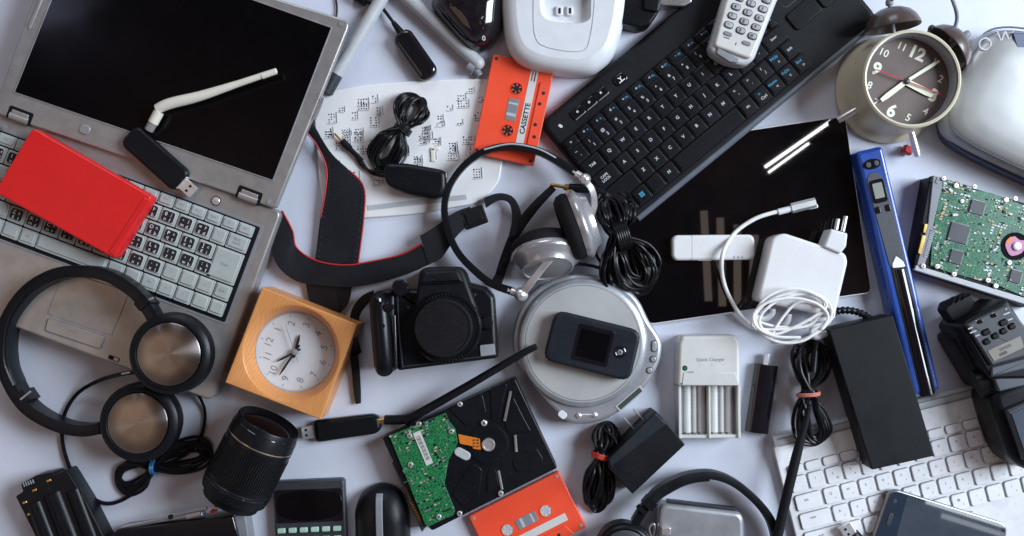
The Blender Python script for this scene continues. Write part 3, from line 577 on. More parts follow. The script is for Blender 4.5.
# ================================================================ HARD DRIVES
def screw(th, px, py, z, r_=3.2, name='screw'):
    x, y, _ = th.L(px, py, z); q = MB(); zz = z-th.z; T_ = Matrix.Translation((x, y, 0))
    q.lathe([(r_, zz-.5), (r_, zz+.9), (r_*.8, zz+1.4), (r_*.35, zz+1.5)], 18, T_); q.lathe([(r_*.32, zz+1.5), (.01, zz+1.55)], 8, T_, 1); return th.part(name, q, [chrome, blkm])
def crumbs(q, poly, z, n, seed, holes=(), mats=(1, 2, 3)):
    """small soldered components scattered inside a polygon"""
    rd_ = random.Random(seed); xs = [p[0] for p in poly]; ys = [p[1] for p in poly]; k_ = 0
    def ins(x, y):
        c = False; j = len(poly)-1
        for i in range(len(poly)):
            (xi, yi), (xj, yj) = poly[i], poly[j]
            if (yi > y) != (yj > y) and x < (xj-xi)*(y-yi)/(yj-yi)+xi: c = not c
            j = i
        return c
    while k_ < n:
        x, y = rd_.uniform(min(xs), max(xs)), rd_.uniform(min(ys), max(ys)); k_ += 1
        if not ins(x, y) or any((x-a)**2+(y-b)**2 < r_*r_ for a, b, r_ in holes): continue
        nn = rd_.choice((1, 1, 2, 3, 4)); hz = rd_.random() < .5
        w, h = rd_.choice(((1.6, .9), (2.2, 1.2), (1.1, .7), (2.6, 1.6), (1, 1)))
        for t in range(nn):
            xx, yy = (x+t*w*1.4, y) if hz else (x, y+t*h*1.7)
            if ins(xx, yy): q.box(xx, yy, w, h, z, z+rd_.uniform(.25, .8), 0, rd_.choice(mats), .05)
    for t in range(n//2):                        # traces
        x, y = rd_.uniform(min(xs), max(xs)), rd_.uniform(min(ys), max(ys)); l = rd_.uniform(3, 12); a = rd_.choice((0, 90, 45, 135))
        if ins(x, y) and ins(x+l*.5*math.cos(math.radians(a)), y+l*.5*math.sin(math.radians(a))): q.box(x, y, l, .3, z-.1, z+.06, 0, 4, .03, rot=a)
trace = mat('bright_green_trace', (.06, .36, .15), .4)
H1 = Thing('hard_drive', 'black hard drive with a small bright green board and orange ribbon', 'hard drive', 470, 453, 24, zt=24)
Zh = lambda im: Z(im, 3.229, 380, 370)
b = MB(); b.prism(roundp(H1.L2([(382, 438), (515, 378), (557.5, 468), (432, 531), (421, 520)], 24), 2.5), 0, 24, 1.2, bb=1); H1.part('casing', b, blk)
# raised and sunk casting ribs of the lid side
sx_, sy_, _ = H1.L(*Zh([(350, 240)])[0], 24)
b = MB(); b.lathe([(20, 23.9), (20, 24.7), (19, 25), (16, 25)], 40, Matrix.Translation((sx_, sy_, 0)))
for im in ([(222, 125), (330, 75), (345, 140), (320, 165), (280, 185)], [(355, 60), (412, 42), (385, 160), (360, 165)], [(430, 85), (470, 165), (490, 200), (410, 205), (400, 150)], [(425, 290), (505, 250), (530, 290), (500, 325), (440, 330)], [(300, 300), (330, 320), (320, 420), (265, 440), (230, 400)], [(345, 330), (375, 320), (385, 380), (345, 400)]):
    b.prism(roundp(H1.L2(Zh(im), 25), 3), 23.5, 24.9, .8)
H1.part('cast_ribs', b, blk)
for (p, q_) in (((402, 165), (422, 68)), ((436, 210), (440, 264)), ((382, 325), (394, 386))):
    q = MB(); a_ = Zh([p, q_]); q.tube(H1.L3([(*a_[0], 25.2), (*a_[1], 25.2)]), 1.4, .8, n=8); H1.part('steel_insert', q, alu)
pc = H1.L2(Zh([(30, 212), (212, 138), (222, 165), (243, 190), (252, 235), (222, 290), (208, 368), (243, 455), (238, 467), (150, 508)]), 25)
b = MB(); b.prism(roundp(pc, 1.5), 24, 25.6, .2); crumbs(b, pc, 25.6, 120, 4); H1.part('circuit_board', b, [green, silv, blkm, tan, trace])
b = MB(); b.prism(roundp(H1.L2(Zh([(38, 300), (62, 285), (78, 330), (92, 370), (150, 505), (135, 524)]), 22), 1), 2, 22, .8); H1.part('connector_block', b, dgrey)
for im in ([(78, 382), (88, 378), (108, 415), (97, 420)], [(98, 428), (110, 424), (137, 480), (125, 487)]):
    q = MB(); pq = H1.L2(Zh(im), 22.6); q.prism(pq, 21, 22.6, .2); q.build if False else None
    (x0, y0), (x1, y1) = ((pq[0][0]+pq[1][0])/2, (pq[0][1]+pq[1][1])/2), ((pq[2][0]+pq[3][0])/2, (pq[2][1]+pq[3][1])/2)
    for i in range(7): t_ = (i+.5)/7; q.box(x0+(x1-x0)*t_, y0+(y1-y0)*t_, 3.8, .7, 22.6, 22.8, 0, 1, .05, rot=0)
    H1.part('gold_connector', q, [gold, blkm])
q = MB(); pl_ = H1.L2(Zh([(106, 205), (129, 195), (171, 300), (150, 310)]), 26.6); q.prism(pl_, 25.7, 26.2, 0); cx_, cy_ = sum(p[0] for p in pl_)/4, sum(p[1] for p in pl_)/4
[q.box(cx_, cy_-12+i*1.35, 4.2, (.5, .8, .4)[i % 3], 26.2, 26.3, 0, 1, .02, rot=0) for i in range(19)]; H1.part('board_sticker', q, [offw, black_ink])
q = MB(); q.prism(roundp(H1.L2(Zh([(252, 207), (322, 222), (326, 258), (300, 254), (298, 246), (258, 238)]), 26), 1), 25, 26.2, .2)
for i in range(3): 
    for j in range(2): q.box(*H1.L(*Zh([(304+j*12, 226+i*10)])[0], 26)[:2], 2.4, 1.6, 26.2, 26.6, 0, 1, .1)
H1.part('flex_ribbon', q, [copper, gold])
q = MB(); q.lathe([(6.6, 24), (6.6, 27), (6, 27.8), (4.6, 27.8), (4.4, 27.2), (.01, 27.2)], 32, Matrix.Translation((sx_, sy_, 0))); H1.part('spindle', q, chrome)
screw(H1, *Zh([(336, 171)])[0], 25, 3)
q = MB(); x, y, _ = H1.L(*Zh([(266, 271)])[0], 25); q.prism(rr(17, 9, 4.4, x, y, -52), 24.2, 25.6, 1); H1.part('breather_cap', q, lgrey)
for p in ((125, 174), (95, 212), (230, 198), (98, 305), (190, 474), (258, 110), (390, 398), (257, 463)): screw(H1, *Zh([p])[0], 26 if p[0] < 235 and p[1] > 190 else 25, 2.6)
H2 = Thing('hard_drive', 'hard drive covered by a green circuit board with black chips', 'hard drive', 988, 240, -15.5, zt=26)
Zk = lambda im: Z(im, 3.573, 900, 160)
b = MB(); b.prism(roundp(H2.L2([(931, 176), (1062, 214), (1038, 309), (914, 269)], 26), 3), 0, 24, 1.2, bb=1); b.prism(roundp(H2.L2([(931, 176), (1062, 214), (1060, 219), (929, 182)], 25), 1), 20, 25.4, .8); b.prism(roundp(H2.L2([(916, 265), (1038, 302), (1036, 308), (914, 270)], 25), 1), 20, 25.6, .8, 1); H2.part('casing', b, [blkm, lgrey])
pc = H2.L2(Zk([(160, 66), (250, 92), (270, 108), (330, 118), (440, 160), (560, 205), (470, 500), (345, 445), (190, 405), (110, 378), (118, 250), (140, 140)]), 26)
chips = [((276, 170), 14, 13, 1), ((210, 262), 19, 18, 0), ((200, 347), 12, 13, 0), ((413, 417), 11, 12, 0)]
hl = [(*H2.L(*Zk([c])[0], 27)[:2], w*.66+1) for c, w, h, s_ in chips]; mx_, my_, _ = H2.L(*Zk([(413, 308)])[0], 27); hl.append((mx_, my_, 17))
b = MB(); b.prism(pc, 24, 25.6, .1); crumbs(b, pc, 25.6, 380, 9, hl); H2.part('circuit_board', b, [teal, silv, blkm, tan, trace])
for (c, w, h, s_) in chips:
    x, y, _ = H2.L(*Zk([c])[0], 27); q = MB(); q.box(x, y, w, h, 25.6, 27.4, .3, 0)
    for i in range(int(w/1.1)):
        for sg in (-1, 1): q.box(x-w/2+.8+i*1.1, y+sg*(h/2+.5), .5, 1.1, 25.6, 26, 0, 1, .05); q.box(x+sg*(w/2+.5), y-h/2+.8+i*1.1, 1.1, .5, 25.6, 26, 0, 1, .05) if i*1.1 < h-1.6 else None
    q.box(x-w/2+1.6, y-h/2+1.6, 1, 1, 27.4, 27.5, 0, 1, .4); H2.part('chip', q, [dgrey, silv])
b = MB(); b.lathe([(13.5, 25), (13.5, 26.4), (12.7, 26.4), (12.6, 24.9)], 40, Matrix.Translation((mx_, my_, 0)), cap=False); b.prism(circ(12.8, mx_, my_), 24, 25.8, 0); sp = H2.part('motor_well', b, gls)
b = MB(); b.prism(sm2([(mx_-10, my_+1), (mx_-4, my_+9), (mx_+2, my_+7), (mx_+9, my_+7), (mx_+8, my_-4), (mx_-1, my_-10), (mx_-7, my_-6)]), 25.9, 26.8, .2, 0); b.box(mx_-7, my_+4, 4, 7, 26, 26.9, .1, 1, 1, rot=-30); H2.part('motor_film', b, [purple, copper], sp)
b = MB(); b.lathe([(4.2, 26), (4.2, 28), (3, 28.5), (.01, 28.3)], 24, Matrix.Translation((mx_+1, my_, 0))); H2.part('spindle', b, chrome)
b = MB(); b.prism(roundp(H2.L2(Zk([(118, 55), (158, 66), (118, 235), (128, 245), (85, 385), (60, 375), (100, 225)]), 25), 1), 18, 25.5, .6)
for im in ((132, 78), (136, 68)): b.box(*H2.L(*Zk([im])[0], 26)[:2], 3, 3, 25.5, 26.2, .2, 0, .5)
H2.part('connector_block', b, mgrey)
for im in ([(88, 228), (98, 230), (92, 262), (83, 259)], [(80, 268), (91, 271), (77, 338), (64, 333)]): q = MB(); q.prism(H2.L2(Zk(im), 26), 24, 26.1, .3); H2.part('gold_connector', q, gold)
b = MB(); p0, p1 = H2.L2(Zk([(118, 250), (92, 345)]), 26)
for i in range(16): t_ = i/15; b.box(p0[0]+(p1[0]-p0[0])*t_, p0[1]+(p1[1]-p0[1])*t_, 4.2, .7, 25.6, 26.3, 0, 0, .1)
H2.part('pin_row', b, silv)
for p in ((155, 66), (199, 92), (220, 147), (265, 95), (378, 143), (411, 138), (82, 379), (132, 380), (192, 408), (313, 430), (341, 450), (389, 367)): screw(H2, *Zk([p])[0], 26, 2.5 if p[0] != 220 else 2)
for p in ((181, 108), (196, 196)): q = MB(); q.box(*H2.L(*Zk([p])[0], 27)[:2], 4.5, 2.6, 25.6, 27.6, .3, rot=-30 if p[0] < 190 else 20); H2.part('white_connector', q, offw)
# ================================================================ CASSETTES
def cassette(label, cx, cy, rot, z, txt):
    th = Thing('audio_cassette', label, 'cassette', cx, cy, rot, z=z, zt=z+9, group='orange audio cassettes')
    b = MB(); b.prism(roundp([(-50, -31), (50, -31), (50, 31), (-50, 31)], 2.5), 0, 8.6, .9, bb=.6); b.prism(roundp([(-36, -31.2), (36, -31.2), (32, -20), (-32, -20)], 1.2), -.6, 9.8, .6)
    th.part('shell', b, orange)
    for sx in (-1, 1):
        q = MB(); x = sx*21.2; q.prism(circ(5.6, x, 1.5), 8.5, 8.75, 0, 0)
        for i in range(6): a = i*math.pi/3; q.box(x+4*math.cos(a), 1.5+4*math.sin(a), 2.4, 1.3, 8.7, 9, 0, 1, .1, rot=60*i)
        q.lathe([(5.6, 8.6), (5.7, 9.1), (6.4, 9.1), (6.6, 8.6)], 24, Matrix.Translation((x, 1.5, 0)), 2, cap=False); th.part('reel_hub', q, [black_ink if txt else lgrey, orange if txt else offw, orange])
    q = MB(); q.prism(rr(22, 10.5, .8, 0, 1.5), 8.5, 8.95, .2, 0); q.box(-5, 1.5, 3, 9.5, 8.9, 9.1, 0, 1, .3); q.box(6, 1.5, 2, 9.5, 8.9, 9.1, 0, 1, .3); th.part('window', q, [mgrey, lgrey])
    q = MB(); q.prism(rr(76 if txt else 64, 7.6, .3, 5 if not txt else 4, -12.6), 8.5, 8.85, 0, 0)
    if txt:
        q.text('CASSETTE', 5, -6, -12.8, 8.95, 0, m=1, bold=.025, wmax=31); q.box(36, -11.2, 9, 1.2, 8.85, 8.95, 0, 2, .05); q.box(36, -14, 9, 1.2, 8.85, 8.95, 0, 3, .05)
    th.part('paper_label', q, [offw, black_ink, redd, dgrey])
    for (x, y) in ((-46, -27), (46, -27), (-46, 27), (46, 27)): q = MB(); q.lathe([(1.7, 8.4), (1.7, 8.9), (.7, 9.0)], 12, Matrix.Translation((x, y, 0))); th.part('screw', q, chrome if not txt else dgrey)
    q = MB()
    for (x, y) in ((-22, -25.5), (22, -25.5), (-10, -24), (11, -24)): q.prism(circ(1.8, x, y, 12), 9.6, 9.9, 0)
    th.part('guide_holes', q, black_ink)
cassette('orange audio cassette with a label reading CASSETTE', 513.5, 109.8, 78, 4, 'C')
cassette('orange audio cassette with a blank white label stripe', 527.4, 521.8, 26.6, 0, '')
# ================================================================ WHITE PUNCHED SHEET
ws = Thing('punched_sheet', 'white plastic sheet dotted with small black holes, under a coiled black cable', 'plastic sheet', 410, 150, 3)
ol = sm2([(316, 99), (345, 88), (400, 82), (450, 79.5), (484, 79), (505, 84), (515, 100), (512, 130), (503, 160), (497, 184), (477, 202), (450, 208), (415, 214), (365, 218), (335, 219), (322, 200), (317, 150)])
b = MB(); b.prism(ws.L2(ol, 3), 0, 3.4, 1.2, bb=.4); ws.part('sheet', b, mat('milky_sheet_plastic', (.74, .75, .77), .22, var=.03))
b = MB(); b.prism(ws.L2([(367, 205.5), (466, 194.5), (467, 199.5), (368, 210.5)], 3.5), 3, 3.7, 0); ws.part('grey_strip', b, lgrey)
q = MB(); rh = random.Random(5)
cl = Z([(483, 322), (455, 348), (522, 340), (547, 300), (547, 312), (595, 325), (582, 290), (580, 358), (495, 395), (535, 385), (535, 400), (445, 392), (473, 430), (735, 380), (735, 400), (725, 415), (670, 445), (715, 475), (755, 460), (545, 440), (500, 420)], 2.977, 180, 0) \
   + Z([(185, 285), (190, 305), (150, 317), (122, 350), (122, 365), (180, 360), (75, 385), (90, 400), (80, 415), (110, 415), (160, 435), (160, 460), (205, 412), (55, 475), (15, 445), (200, 465), (210, 265), (245, 290), (240, 340), (250, 380), (225, 440)], 2.977, 400, 0) \
   + Z([(620, 20), (650, 60), (700, 85), (460, 60), (380, 35), (413, 45), (350, 130), (400, 160), (545, 90), (590, 115), (470, 180), (325, 35), (695, 80), (610, 45)], 2.977, 220, 120) + [(478, 172)]
for (cx, cy) in cl:
    nx, ny = rh.choice(((3, 2), (2, 3), (4, 3), (3, 4), (2, 2)))
    x0, y0, _ = ws.L(cx, cy, 3.4)
    for i in range(nx):
        for j in range(ny):
            if rh.random() < .86: q.box(x0+(i-nx/2)*2.6+rh.uniform(-.15, .15), y0+(j-ny/2)*2.6+rh.uniform(-.15, .15), rh.uniform(.9, 1.7), rh.uniform(.9, 1.6), 3.3, 3.52, 0, 0, .3)
    q.box(x0+nx*1.3+.2, y0-1, .6, ny*2.8, 3.3, 4.1, 0, 1, .1); q.box(x0-1.2, y0-ny*1.3-1.6, nx*2.8, .6, 3.3, 4.1, 0, 1, .1)
ws.part('punched_holes', q, [black_ink, lgrey])
b = MB(); x, y, _ = ws.L(433, 155, 4); b.box(x, y, 4, 13, 3.3, 5, .4); b.box(x+2.5, y+6, 8, 3, 3.3, 5, .4); ws.part('tape_bit', b, ivory)
# ================================================================ BLACK ADAPTER WITH COILED CABLE
ad = Thing('power_adapter', 'small black adapter with a coiled cable and thin plug, on the white punched sheet', 'adapter', 416, 181, -7, z=3.4, zt=25)
Za = lambda im: Z(im, 2.977, 220, 120)
b = MB(); b.prism(roundp(ad.L2(Za([(490, 125), (560, 128), (672, 148), (674, 205), (660, 228), (640, 234), (560, 222), (495, 195), (486, 160)]), 25), 6), 0, 21, 5, bb=3, steps=5); b.prism(roundp(ad.L2(Za([(655, 150), (676, 155), (672, 222), (652, 226)]), 20), 1), 3, 17, 1, 1); ad.part('body', b, [blk, gls])
b = MB(); loops(ad, b, (419, 95), (402, 128), (374, 168), 17, 17, 19, 1.25, 4, 20, seed=8, ww=4)
b.tube(ad.L3([(362, 161, 8), (370, 172, 6), (382, 176, 8), (392, 175, 10)]), 1.5); b.tube(ad.L3([(356, 157, 6), (362, 166, 6), (372, 171, 8), (388, 172, 10)]), 1.5); ad.part('cable', b, cab)
b = MB(); tie(ad, b, 403, 129, 13, 55, 8, 9, turns=3, r=1.6); ad.part('cable_tie', b, cab)
b = MB(); b.tube(ad.L3([(334.5, 133.5, 7), (343, 142.5, 7)]), 1.1); p_ = ad.part('plug_tip', b, gold)
b = MB(); b.tube(ad.L3([(342, 141, 7), (350, 149, 7)]), 3.6, n=14); b.tube(ad.L3([(349, 148, 7), (362, 161, 7)]), 2.6, n=14); ad.part('plug', b, blk)
# ================================================================ GREY ROD ANTENNAS, BLUETOOTH STICK, LOOSE CABLE
g1 = Thing('rod_antenna', 'grey rod antenna running under the top right corner of the laptop lid', 'antenna', 360, 40, 0)
b = MB(); b.tube(g1.L3([(398, -30, 9), (362, 32, 9), (334, 78, 9)]), 6.6, n=20); g1.part('rod', b, lgrey)
b = MB(); b.tube(g1.L3([(336, 74, 9), (326, 92, 8)]), 7.2, n=20); g1.part('collar', b, dgrey)
g2 = Thing('rod_antenna', 'grey rod antenna pointing from the top edge towards the orange cassette', 'antenna', 440, 30, 0)
b = MB(); b.tube(g2.L3([(385, -22, 9), (430, 18, 9), (478, 63, 9)]), lambda f: 6.8, n=20); b.sphere(6.7, g2.L(478, 63, 9)); g2.part('rod', b, lgrey)
b = MB(); b.tube(g2.L3([(473, 66, 6), (480, 76, 5)]), 4, n=16); b.tube(g2.L3([(468, 66, 9), (474, 70, 9)]), 5.5, n=16, m=0); g2.part('swivel', b, mgrey)
bt_ = Thing('usb_receiver', 'small glossy black receiver stick on a thin cable, between the two grey rods', 'receiver', 415, 54, -55, zt=14)
b = MB(); b.prism(rr(55, 21, 8), 0, 14, 5, bb=3, steps=5); bt_.part('body', b, gls)
b = MB(); b.tube(bt_.L3([(401, 33, 8), (393, 22, 8)]), lambda f: 4.2-2*f, n=12); b.tube(bt_.L3([(393, 22, 8), (384, 10, 5), (376, 0, 4), (360, -14, 4)]), 1.7); bt_.part('cable', b, cab)
b = MB(); b.tube(bt_.L3([(354, -6, 6), (366, 1, 7)]), 6, n=16); b.tube(bt_.L3([(366, 1, 7), (372, 3, 7)]), 2); bt_.part('plug', b, blk)
tc_ = Thing('thin_cable', 'thin dark cable loop poking out above the laptop lid at the top edge', 'cable', 336, 5, 0)
b = MB(); b.tube(tc_.L3([(333, -20, 2), (336, 0, 2), (337, 10, 2), (335, 22, 2), (330, 34, 2)]), .9); tc_.single(b, cab)
# ================================================================ PHONE CRADLE
pb = Thing('phone_cradle', 'white cordless phone cradle with a recessed charging well, at the top edge', 'phone cradle', 565, 10, 0, zt=32)
ot = pb.L2(sm2([(502, -5), (503, 20), (506, 42), (514, 58), (530, 68), (560, 74), (588, 74.5), (603, 67), (614, 55), (621, 35), (626, 10), (628, -20), (627, -70), (560, -80), (505, -70)], 4), 20)
n = len(ot); cc = (sum(p[0] for p in ot)/n, sum(p[1] for p in ot)/n-0)
well = pb.L2(roundp(Z([(762, 0), (770, 85), (800, 125), (900, 150), (1040, 150), (1090, 120), (1095, -60), (760, -60)], 6.38, 420, 0), 3), 34)
b = MB(); hs = [(.99, 0), (1, 4), (1, 17), (.985, 23), (.95, 28), (.90, 31), (.84, 33), (.78, 34)]
vs = []; fs = []
for f, z in hs: vs += [(cc[0]+(x-cc[0])*f, cc[1]+(y-cc[1])*f, z) for x, y in ot]
for i in range(len(hs)-1):
    for j in range(n): fs.append((i*n+j, i*n+(j+1) % n, (i+1)*n+(j+1) % n, (i+1)*n+j))
# deck with a hole: bridge outer loop to the well loop by angle
topl = vs[-n:]; wc = pb.L(566, 4, 34)
M_n = 72; wcx, wcy = wc[0], wc[1]
def raycast(poly, a):
    best = None; dx, dy = math.cos(a), math.sin(a)
    for i in range(len(poly)):
        (x1, y1), (x2, y2) = poly[i-1], poly[i]; ex, ey = x2-x1, y2-y1; den = dx*ey-dy*ex
        if abs(den) < 1e-12: continue
        t = ((x1-wcx)*ey-(y1-wcy)*ex)/den; u = ((x1-wcx)*dy-(y1-wcy)*dx)/den
        if t > 0 and -1e-6 <= u <= 1+1e-6 and (best is None or t > best): best = t
    return (wcx+dx*best, wcy+dy*best)
b.add(vs, fs); tl2 = [(p[0], p[1]) for p in topl]
R1 = [raycast(tl2, 2*math.pi*i/M_n) for i in range(M_n)]; R2 = [raycast(well, 2*math.pi*i/M_n) for i in range(M_n)]
sc_ = lambda f: [(wcx+(x-wcx)*f, wcy+(y-wcy)*f) for x, y in R2]
rings = [(R1, 34), (R2, 34), (sc_(.97), 33.2), (sc_(.92), 29), (sc_(.84), 25), (sc_(.72), 24)]
vs = []; fs = []
for p, z in rings: vs += [(x, y, z) for x, y in p]
for i in range(len(rings)-1):
    for j in range(M_n): fs.append((i*M_n+j, i*M_n+(j+1) % M_n, (i+1)*M_n+(j+1) % M_n, (i+1)*M_n+j))
fs.append(tuple((len(rings)-1)*M_n+j for j in range(M_n))); b.add(vs, fs); pb.part('body', b, wht)
q = MB()
fl = pb.L3([(534, -20, 34.1), (533.5, 20, 34.1), (536, 38, 34.1), (544, 46, 34.1), (566, 51, 34.1), (584, 50, 34.1), (590, 38, 34.1), (594, 10, 34.1), (595, -20, 34.1)]); q.tube(fl, .45, n=6); pb.part('panel_seam', q, lgrey)
for px in (559.5, 570): q = MB(); x, y, _ = pb.L(px, 11, 26); q.box(x-.2, y, 7, 9.5, 23.5, 27, 1, 1, 2); q.box(x, y, 2.3, 5.6, 26.9, 27.2, 0, 0, .6); pb.part('charging_contact', q, [black_ink, wht])
ab = Thing('power_adapter', 'black adapter with a metal strip, tucked between the white cradle and black keyboard', 'adapter', 645, 0, -20, zt=28)
b = MB(); b.prism(roundp(ab.L2([(624, -30), (668, -20), (660, 10), (650, 24), (640, 27), (622, 23)], 28), 2), 0, 28, 2); b.prism(roundp(ab.L2([(645, -20), (662, -12), (658, 12), (644, 9)], 31), 1.5), 20, 31, 1); ab.part('body', b, blk)
b = MB(); b.prism(roundp(ab.L2([(657, -2), (690, -14), (692, 2), (684, 6), (660, 5)], 18), 1), 4, 18, 1); ab.part('metal_strip', b, alu)
# ================================================================ BLACK MEDIA KEYBOARD
kb = Thing('keyboard', 'long black keyboard with white letters and a touchpad, lying diagonally at the top', 'keyboard', 713, 70, 39.5, zt=17)
ks = .983
b = MB(); b.prism(roundp([(-168*ks, -68.5*ks), (163*ks, -68.5*ks), (163*ks, 70*ks), (-168*ks, 70*ks)], 13), 0, 15, 5, bb=3, steps=5)
b.prism(rr(241*ks, 98*ks, 6, -41.5*ks, -11.5*ks), 14.5, 15.15, .1, 1); kbb = kb.part('body', b, [blkm, gls])
b = MB(); b.tube([(-152*ks, -66*ks, 9), (0, -66.5*ks, 9), (150*ks, -66*ks, 9)], 4.4, 6, n=14); kb.part('front_edge', b, mat('slate_grey_edge', (.10, .115, .145), .3))
kcol = mat('key_cap_plastic', (.006, .007, .0095), .33, bump=.1, bscale=1500, dust=.06)
kedge = mat('key_side_plastic', (.012, .013, .017), .28)
def kkey(u, v, w, h, t, sub='', blue=False, r_=1.6, tl=None, f=0):
    q = MB(); q.prism(rr((w-.9)*ks, (h-.9)*ks, r_, u*ks, v*ks), 15, 18.4, .6, 1); q.prism(rr((w-3)*ks, (h-3.4)*ks, r_, u*ks, (v+.5)*ks), 18.2, 19.3, .9, 0)
    z = 19.35
    if t == '#win':
        for dx in (-1, 1):
            for dy in (-1, 1): q.box(u*ks+dx*1.3, v*ks+dy*1.3+.4, 2.2, 2.2, z, z+.05, 0, 3, .1)
    elif t == '#caps': q.text('CAPS', 2.6, u*ks-1, v*ks+2.3, z, m=2); q.text('LOCK', 2.6, u*ks-1, v*ks-1.6, z, m=2)
    elif tl: q.text(tl, 2.9, (u-1.4)*ks, (v+3.2)*ks, z, m=3 if blue else 2); q.text(t, 3.1, (u+.6)*ks, (v-2.2)*ks, z, m=2) if t else None
    elif t: q.text(t, f or (3.3 if len(t) == 1 else 2.3), u*ks-.3, v*ks+.6, z, m=2, wmax=(w-5))
    if sub: q.text(sub, 2.4, (u+3.6)*ks, v*ks, z, m=3, wmax=4)
    kb.part('key', q, [kcol, kedge, key_ink, blueink])
fx = [('x', ''), ('o', 'a'), ('c', 'q'), ('d', 'm'), ('=', 'F4'), ('o', 'F5'), ('<', 'F6'), ('o', 'F7'), ('-', 'F8'), ('«', 'F9'), ('»', 'F10'), ('x', 'F11'), ('+', 'F12'), ('o', '')]
for i, (a_, s_) in enumerate(fx): kkey(-155.5+i*16.9, 34, 16.4, 10.5, a_, s_, f=2.8)
nums = ['`', '1', '2', '3', '4', '5', '6', '7', '8', '9', '0', '-', '=']; sh = '~!@#$%^&*()_+'
for i, c in enumerate(nums): kkey(-156.5+17.15*i, 20.5, 17.15, 17.4, c, tl=sh[i])
kkey(66.5, 20.5, 25, 17.4, 'Bksp')
kkey(-153, 3, 24, 17.6, 'TAB', f=2.8)
for i, c in enumerate('QWERTYUIOP[]'): kkey(-131.3+17.2*i, 3, 17.2, 17.6, c)
kkey(75, 3, 9, 17.6, '\\')
kkey(-150.5, -14.7, 29, 17.6, '#caps')
for i, c in enumerate("ASDFGHJKL"): kkey(-126.7+17.2*i, -14.7, 17.2, 17.6, c)
kkey(-126.7+17.2*9, -14.7, 17.2, 17.6, ';', tl=':'); kkey(-126.7+17.2*10-.3, -14.7, 17.2, 17.6, "'", tl='"'); kkey(66.5, -14.7, 26, 17.6, 'Enter')
kkey(-145, -33, 38, 17.8, ''); 
for i, c in enumerate("ZXCVBNM"): kkey(-117+17.2*i, -33, 17.2, 17.8, c)
kkey(3.6, -33, 17.2, 17.8, ',', tl='<'); kkey(20.8, -33, 17.2, 17.8, '.', tl='>'); kkey(38, -33, 17.2, 17.8, '/', tl='?'); kkey(55, -33, 16.6, 17.8, '^', tl='PgUp', blue=True); kkey(72, -33, 16.6, 17.8, 'Shift')
for u, w, t, tl in ((-154, 21, 'Ctrl', None), (-134.3, 17.8, '#win', None), (-116.3, 17.8, '', None), (-98.7, 17.4, 'H', None), (-47.5, 83.5, '', None), (3.4, 17, 'Alt', None), (21, 17.4, 'Ctrl', 'n'), (38.3, 16.8, '<', 'Home'), (55.3, 16.8, 'v', 'PgDn'), (72.3, 16.8, '>', 'End')): kkey(u, -51, w, 16.8, t, tl=tl, blue=bool(tl))
b = MB(); b.prism(rr(68, 52, 5, 127, 27), 14.9, 15.35, .2, 0); b.prism(rr(66.4, 50.4, 4.6, 127, 27), 15.2, 15.6, .2, 1); kb.part('touchpad', b, [dgrey, blkm])
for u in (105, 140): b = MB(); b.prism(rr(33.5, 19, 3.5, u, -14), 15, 17.2, 1.2); kb.part('touchpad_button', b, blk)
for u in (-131, -116, -101): b = MB(); b.prism(rr(14.4, 9.5, 2, u*ks, 53*ks), 15, 16.8, 1, 0); b.box(u*ks, 53*ks-4.2, 13, .8, 16, 17, .2, 2, .3); b.text('n' if u < -120 else 'o' if u < -110 else 'x', 3.2, u*ks, 53*ks+1, 16.9, m=1); kb.part('media_button', b, [gls, white_ink, silv])
b = MB(); b.prism(rr(14, 10, 4, -77*ks, 52*ks), 15, 16.8, 1, 0); b.text('Y', 4.5, -77*ks, 52*ks, 16.9, m=1); b.box(-77*ks, 52*ks-2.6, 7, .9, 16.8, 16.95, 0, 1, .2); kb.part('media_button', b, [gls, white_ink])
b = MB(); b.text('8', 4.2, -153*ks, 54*ks, 15.1, 20, m=0); kb.part('printed_mark', b, white_ink)
# ================================================================ CORDLESS HANDSET
ch = Thing('cordless_phone', 'pale grey cordless phone handset with number keys, lying across the black keyboard', 'phone', 743, 28, -19.5, z=17, zt=42)
Zc = lambda im: Z(im, 6.38, 700, 0)
b = MB(); b.prism(roundp(ch.L2(Zc([(62, 300), (150, 0), (230, -240), (555, -120), (495, 0), (345, 385), (285, 418), (175, 398), (80, 340)]), 38), 5), 0, 21, 3, bb=3, mt=1); b.prism(roundp(ch.L2(Zc([(88, 292), (165, 0), (240, -220), (540, -110), (485, 0), (325, 378)]), 42), 4), 15, 25, 2.2, 1); ch.part('body', b, [lgrey, offw])
q = MB(); q.prism(roundp(ch.L2(Zc([(115, 300), (255, 375), (240, 400), (190, 395), (105, 340)]), 41), 1.5), 20, 23.6, 1); ch.part('bottom_window', q, mgrey)
kx, ky = Vector((75, 36))/6.38, Vector((-22.5, 57.5))/6.38; p0 = Vector((185, 158))/6.38+Vector((700, 0))
lab = [['*', '0', '#'], ['7', '8', '9'], ['4', '5', '6'], ['1', '2', '3'], ['P', '^', 'C']]
kw_ = mat('handset_key_plastic', (.36, .37, .40), .4)
for r_i in range(5):
    for c_i in range(3):
        p = p0+kx*c_i+Vector((22.5, -57.5))/6.38*(r_i); x, y, _ = ch.L(p.x, p.y, 43)
        q = MB(); q.prism(rr(9.4, 6.8, 2.8, x, y), 24.8, 25.5, .3, 1); q.prism(rr(7.6, 5, 2.2, x, y), 25.2, 26.6, .6, 0); q.text(lab[r_i][c_i], 3.4, x-1, y, 26.7, m=1, bold=.03); ch.part('key', q, [kw_, dgrey])
